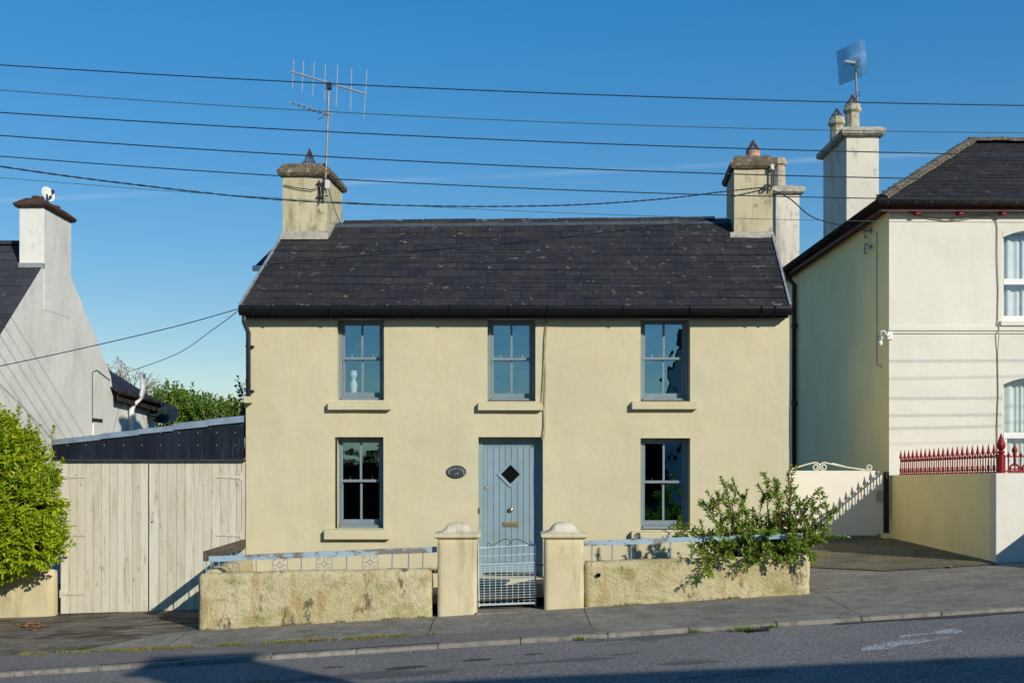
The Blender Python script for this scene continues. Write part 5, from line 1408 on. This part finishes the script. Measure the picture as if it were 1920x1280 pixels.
for i in range(60):
    tip = P(rt2.uniform(196, 305), rt2.uniform(676, 752), 36+rt2.uniform(-.8, .8))
    if tip.x > P(270, 0, 36).x and tip.z > P(0, 705, 36).z: continue
    mid = base.lerp(tip, .55)+Vector((rt2.uniform(-.2, .2), 0, rt2.uniform(0, .2)))
    st.tube([base, mid, tip], [.03, .014, .005], 5)
    for f in (.5, .65, .8, .95):
        p = mid.lerp(tip, f*1.0)
        e = p+Vector((rt2.uniform(-.22, .22), rt2.uniform(-.2, .2), rt2.uniform(-.05, .25))); st.tube([p, e], [.008, .004], 4)
        for _ in range(6): LV.add(p.lerp(e, rt2.random())+rvec(rt2)*.04, rvec(rt2), rvec(rt2), .055, .05)
st.build('trunk', M['bark'], bt); LV.build('blossom', M['blossom'], bt)

# grass tufts at the kerb, verge grass line, weeds, litter leaves, road drain
def tuft(px, py, d, w, h, label, name='grass_tuft', n=60, mat='grass'):
    c = P(px, py, d); c.z = zg(c.x, d)
    m = MB(); r = random.Random(int(px*7+py))
    for _ in range(n):
        x = r.gauss(0, .4)*w; y = r.gauss(0, .3)*w*.5; a = r.uniform(0, 6.28); hh = h*r.uniform(.45, 1.1)
        lean = Vector((x*.8+r.uniform(-.3, .3)*hh, y+r.uniform(-.3, .2)*hh, hh)); b = c+Vector((x, y, -.005)); s_ = Vector((math.cos(a), math.sin(a), 0))*.004
        m.face(b-s_, b+s_, b+lean*.6+s_*.7, b+lean*.6-s_*.7); m.face(b+lean*.6-s_*.7, b+lean*.6+s_*.7, b+lean)
    return tag(m.build(name, M[mat], None), label, 'grass', 'tufts along the kerb')
tuft(1092, 1194, 12.72, .12, .06, 'grass tuft at the kerb below the right gate pier', n=80)
tuft(1308, 1178, 12.74, .10, .055, 'small grass tuft at the kerb left of the road drain', n=60)
tuft(1391, 1181, 12.6, .16, .09, 'largest grass tuft beside the road drain', n=120)
tuft(1453, 1168, 12.74, .11, .05, 'grass tuft at the kerb just right of the road drain', n=70)
tuft(815, 1062, 14.95, .10, .10, 'green weed growing between left garden wall and gate pier', 'weed', 70)
tuft(810, 1058, 14.9, .08, .09, 'green weed growing on top of the left garden wall end', 'weed', 10)
bpy.data.objects.remove(bpy.data.objects['weed.001'])
w_ = bpy.data.objects['weed']; 
for v in w_.data.vertices: v.co.z += .56
m = MB(); r = random.Random(4)
for _ in range(6500):                              # growth along the joint of path and tarmac strip
    x = r.uniform(-4.9, -.9) if r.random() < .9 else r.uniform(-6, -4.9)
    if noise.noise((x*1.6, 0, 7)) < -.12 and x > -3.2: continue
    if noise.noise((x*3.1, 2, 1)) < -.25: continue
    y = strip_edge(x)+r.gauss(0, .018+.022*max(0, noise.noise((x*2.1, 3, 0))*2)); z = zn(x, y)+.008; hh = r.uniform(.01, .045); a = r.uniform(0, 6.28); s_ = Vector((math.cos(a), math.sin(a), 0))*.006
    b = Vector((x, y, z)); t_ = b+Vector((r.uniform(-.02, .02), r.uniform(-.02, .02), hh)); m.face(b-s_, b+s_, t_)
stuff(m.build('verge_grass', M['moss'], None))
m = MB()
for _ in range(900):                               # weeds at the foot of the garden walls
    x = r.choice((r.uniform(-4.1, -1.1), r.uniform(1.0, 3.9)))
    if noise.noise((x*2.3, 4, 7)) < .05: continue
    y = 14.775+r.gauss(0, .012); z = zn(x, 14.78); hh = r.uniform(.01, .05); a = r.uniform(0, 6.28); s_ = Vector((math.cos(a), math.sin(a), 0))*.007
    b = Vector((x, y, z)); m.face(b-s_, b+s_, b+Vector((r.uniform(-.03, .03), r.uniform(-.03, .01), hh)))
stuff(m.build('wall_foot_weeds', M['moss'], None))
dlm = MB().face((0, 0, 0), (.03, -.02, .012), (.075, 0, .004), (.03, .025, .016)).mesh('dry_leaf', M['dry_leaf'])
for i in range(26):
    px = r.gauss(55, 18); d = 15.6+r.gauss(0, .22); x = U(px, d)
    o = inst('dry_leaf', dlm, None, (x, d, zn(x, d)+.012), (r.uniform(-.3, .3), r.uniform(-.3, .3), r.uniform(0, 6.28)), [r.uniform(.8, 1.5)]*3)
    tag(o, 'brown dry leaf in the litter heap before the timber gate', 'leaf', 'dry leaves before the timber gate')
x = U(1783, 16.3); o = inst('dry_leaf', dlm, None, (x, 16.3, zn(x, 16.3)+.02), (.1, .1, 1), (2, 2, 2)); tag(o, 'single dry leaf on the mossy drive by the ivory wall', 'leaf')
m = MB(); dd = 12.62; xa, xb = U(1404, dd), U(1440, dd); z = zk(xa)-.035
dr_ = thing('road_drain', ((xa+xb)/2, dd, z), 'small iron drain grating at the kerb beside the grass tuft', 'drain')
MB().box(xa-.05, xb+.05, dd-.17, dd+.13, z-.03, z+.002).build('frame', M['black'], dr_)
for i in range(6):
    x = xa+(xb-xa)*i/5; MB().bar((x-.03, dd-.14, z+.012), (x+.03, dd+.1, z+.016), .022, .02).build('bar', M['black'], dr_)

# ------------------------------------------------------------------ across the road, behind the viewpoint
oh = thing('opposite_house', (9.2, -1, -1.5), 'house across the road whose roof and chimney shade the asphalt', 'house')
m = MB()
for (a, b, c) in ((5.3, 13.5, 0),):
    m.face((a, 2.6, -2.2), (b, 2.6, -2.2), (b, 2.6, 2.1), (a, 2.6, 2.1)); m.face((b, -3.6, -2.2), (a, -3.6, -2.2), (a, -3.6, 2.1), (b, -3.6, 2.1))
    m.face((a, -3.6, -2.2), (a, 2.6, -2.2), (a, 2.6, 2.1), (a, -.5, 4.0), (a, -3.6, 2.1)); m.face((b, 2.6, -2.2), (b, -3.6, -2.2), (b, -3.6, 2.1), (b, -.5, 4.0), (b, 2.6, 2.1))
m.build('wall', M['left_wall'], oh)
m = MB(); m.hexa([(5.2, 2.85, 1.95), (13.6, 2.85, 1.95), (13.6, -.5, 4.03), (5.2, -.5, 4.03), (5.2, 2.85, 2.05), (13.6, 2.85, 2.05), (13.6, -.5, 4.13), (5.2, -.5, 4.13)])
m.hexa([(5.2, -.5, 4.03), (13.6, -.5, 4.03), (13.6, -3.85, 1.95), (5.2, -3.85, 1.95), (5.2, -.5, 4.13), (13.6, -.5, 4.13), (13.6, -3.85, 2.05), (5.2, -3.85, 2.05)])
m.build('roof', M['slate'], oh)
chimney(oh, 'chimney', 5.5, 6.5, -.9, -.1, 3.0, 4.98, .16, .1, M['left_wall'], M['cap'], None)
for x in (6.3, 9.0, 11.7):
    MB().box(x, x+.9, 2.61, 2.66, -.9, .5).build('window', M['white'], oh); MB().box(x+.07, x+.83, 2.661, 2.67, -.83, .43).build('window', M['dark_glass'], oh)
rh2 = random.Random(3)
def hedge(x0, x1, y, zt, label, n):
    t = thing('hedge', ((x0+x1)/2, y, -1.6), label, 'hedge', 'hedges across the road')
    LV = Leaves(); st = MB()
    for _ in range(n):
        x = rh2.uniform(x0, x1); z = rh2.uniform(-1.8, zt(x)+.15*noise.noise((x*2, 0, 1))); p = Vector((x, y+rh2.uniform(-.35, .45)+.2*noise.noise((x*1.5, z*1.5, 0)), z))
        LV.sprig(p, Vector((rh2.uniform(-.5, .5), .8, .6)), .28, 8, .13, rh2, .6)
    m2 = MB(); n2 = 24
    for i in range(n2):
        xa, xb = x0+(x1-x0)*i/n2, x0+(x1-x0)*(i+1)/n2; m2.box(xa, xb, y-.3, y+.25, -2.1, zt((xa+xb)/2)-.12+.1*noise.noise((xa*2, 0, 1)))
    m2.build('dark_fill_core', M['hedge_core'], t)  # near-black boxes added inside so no sky shows through the leaves
    x = x0+.3
    while x < x1: st.tube([(x, y, -2), (x+rh2.uniform(-.2, .2), y, zt(x)-.2)], [.05, .02], 6); x += .7
    st.build('trunk', M['bark'], t); LV.build('crown', M['leaf_dark'], t)
hedge(-1.0, 7.5, -4.5, lambda x: 1.25, 'dark hedge across the road mirrored in the right lower window', 2000)
hedge(-9.0, -1.2, -4.5, lambda x: .15+.55*max(0, noise.noise((x*.8, 2, 0)))+.5*(x > -4.6), 'uneven dark hedge across the road mirrored in the left lower window', 1500)
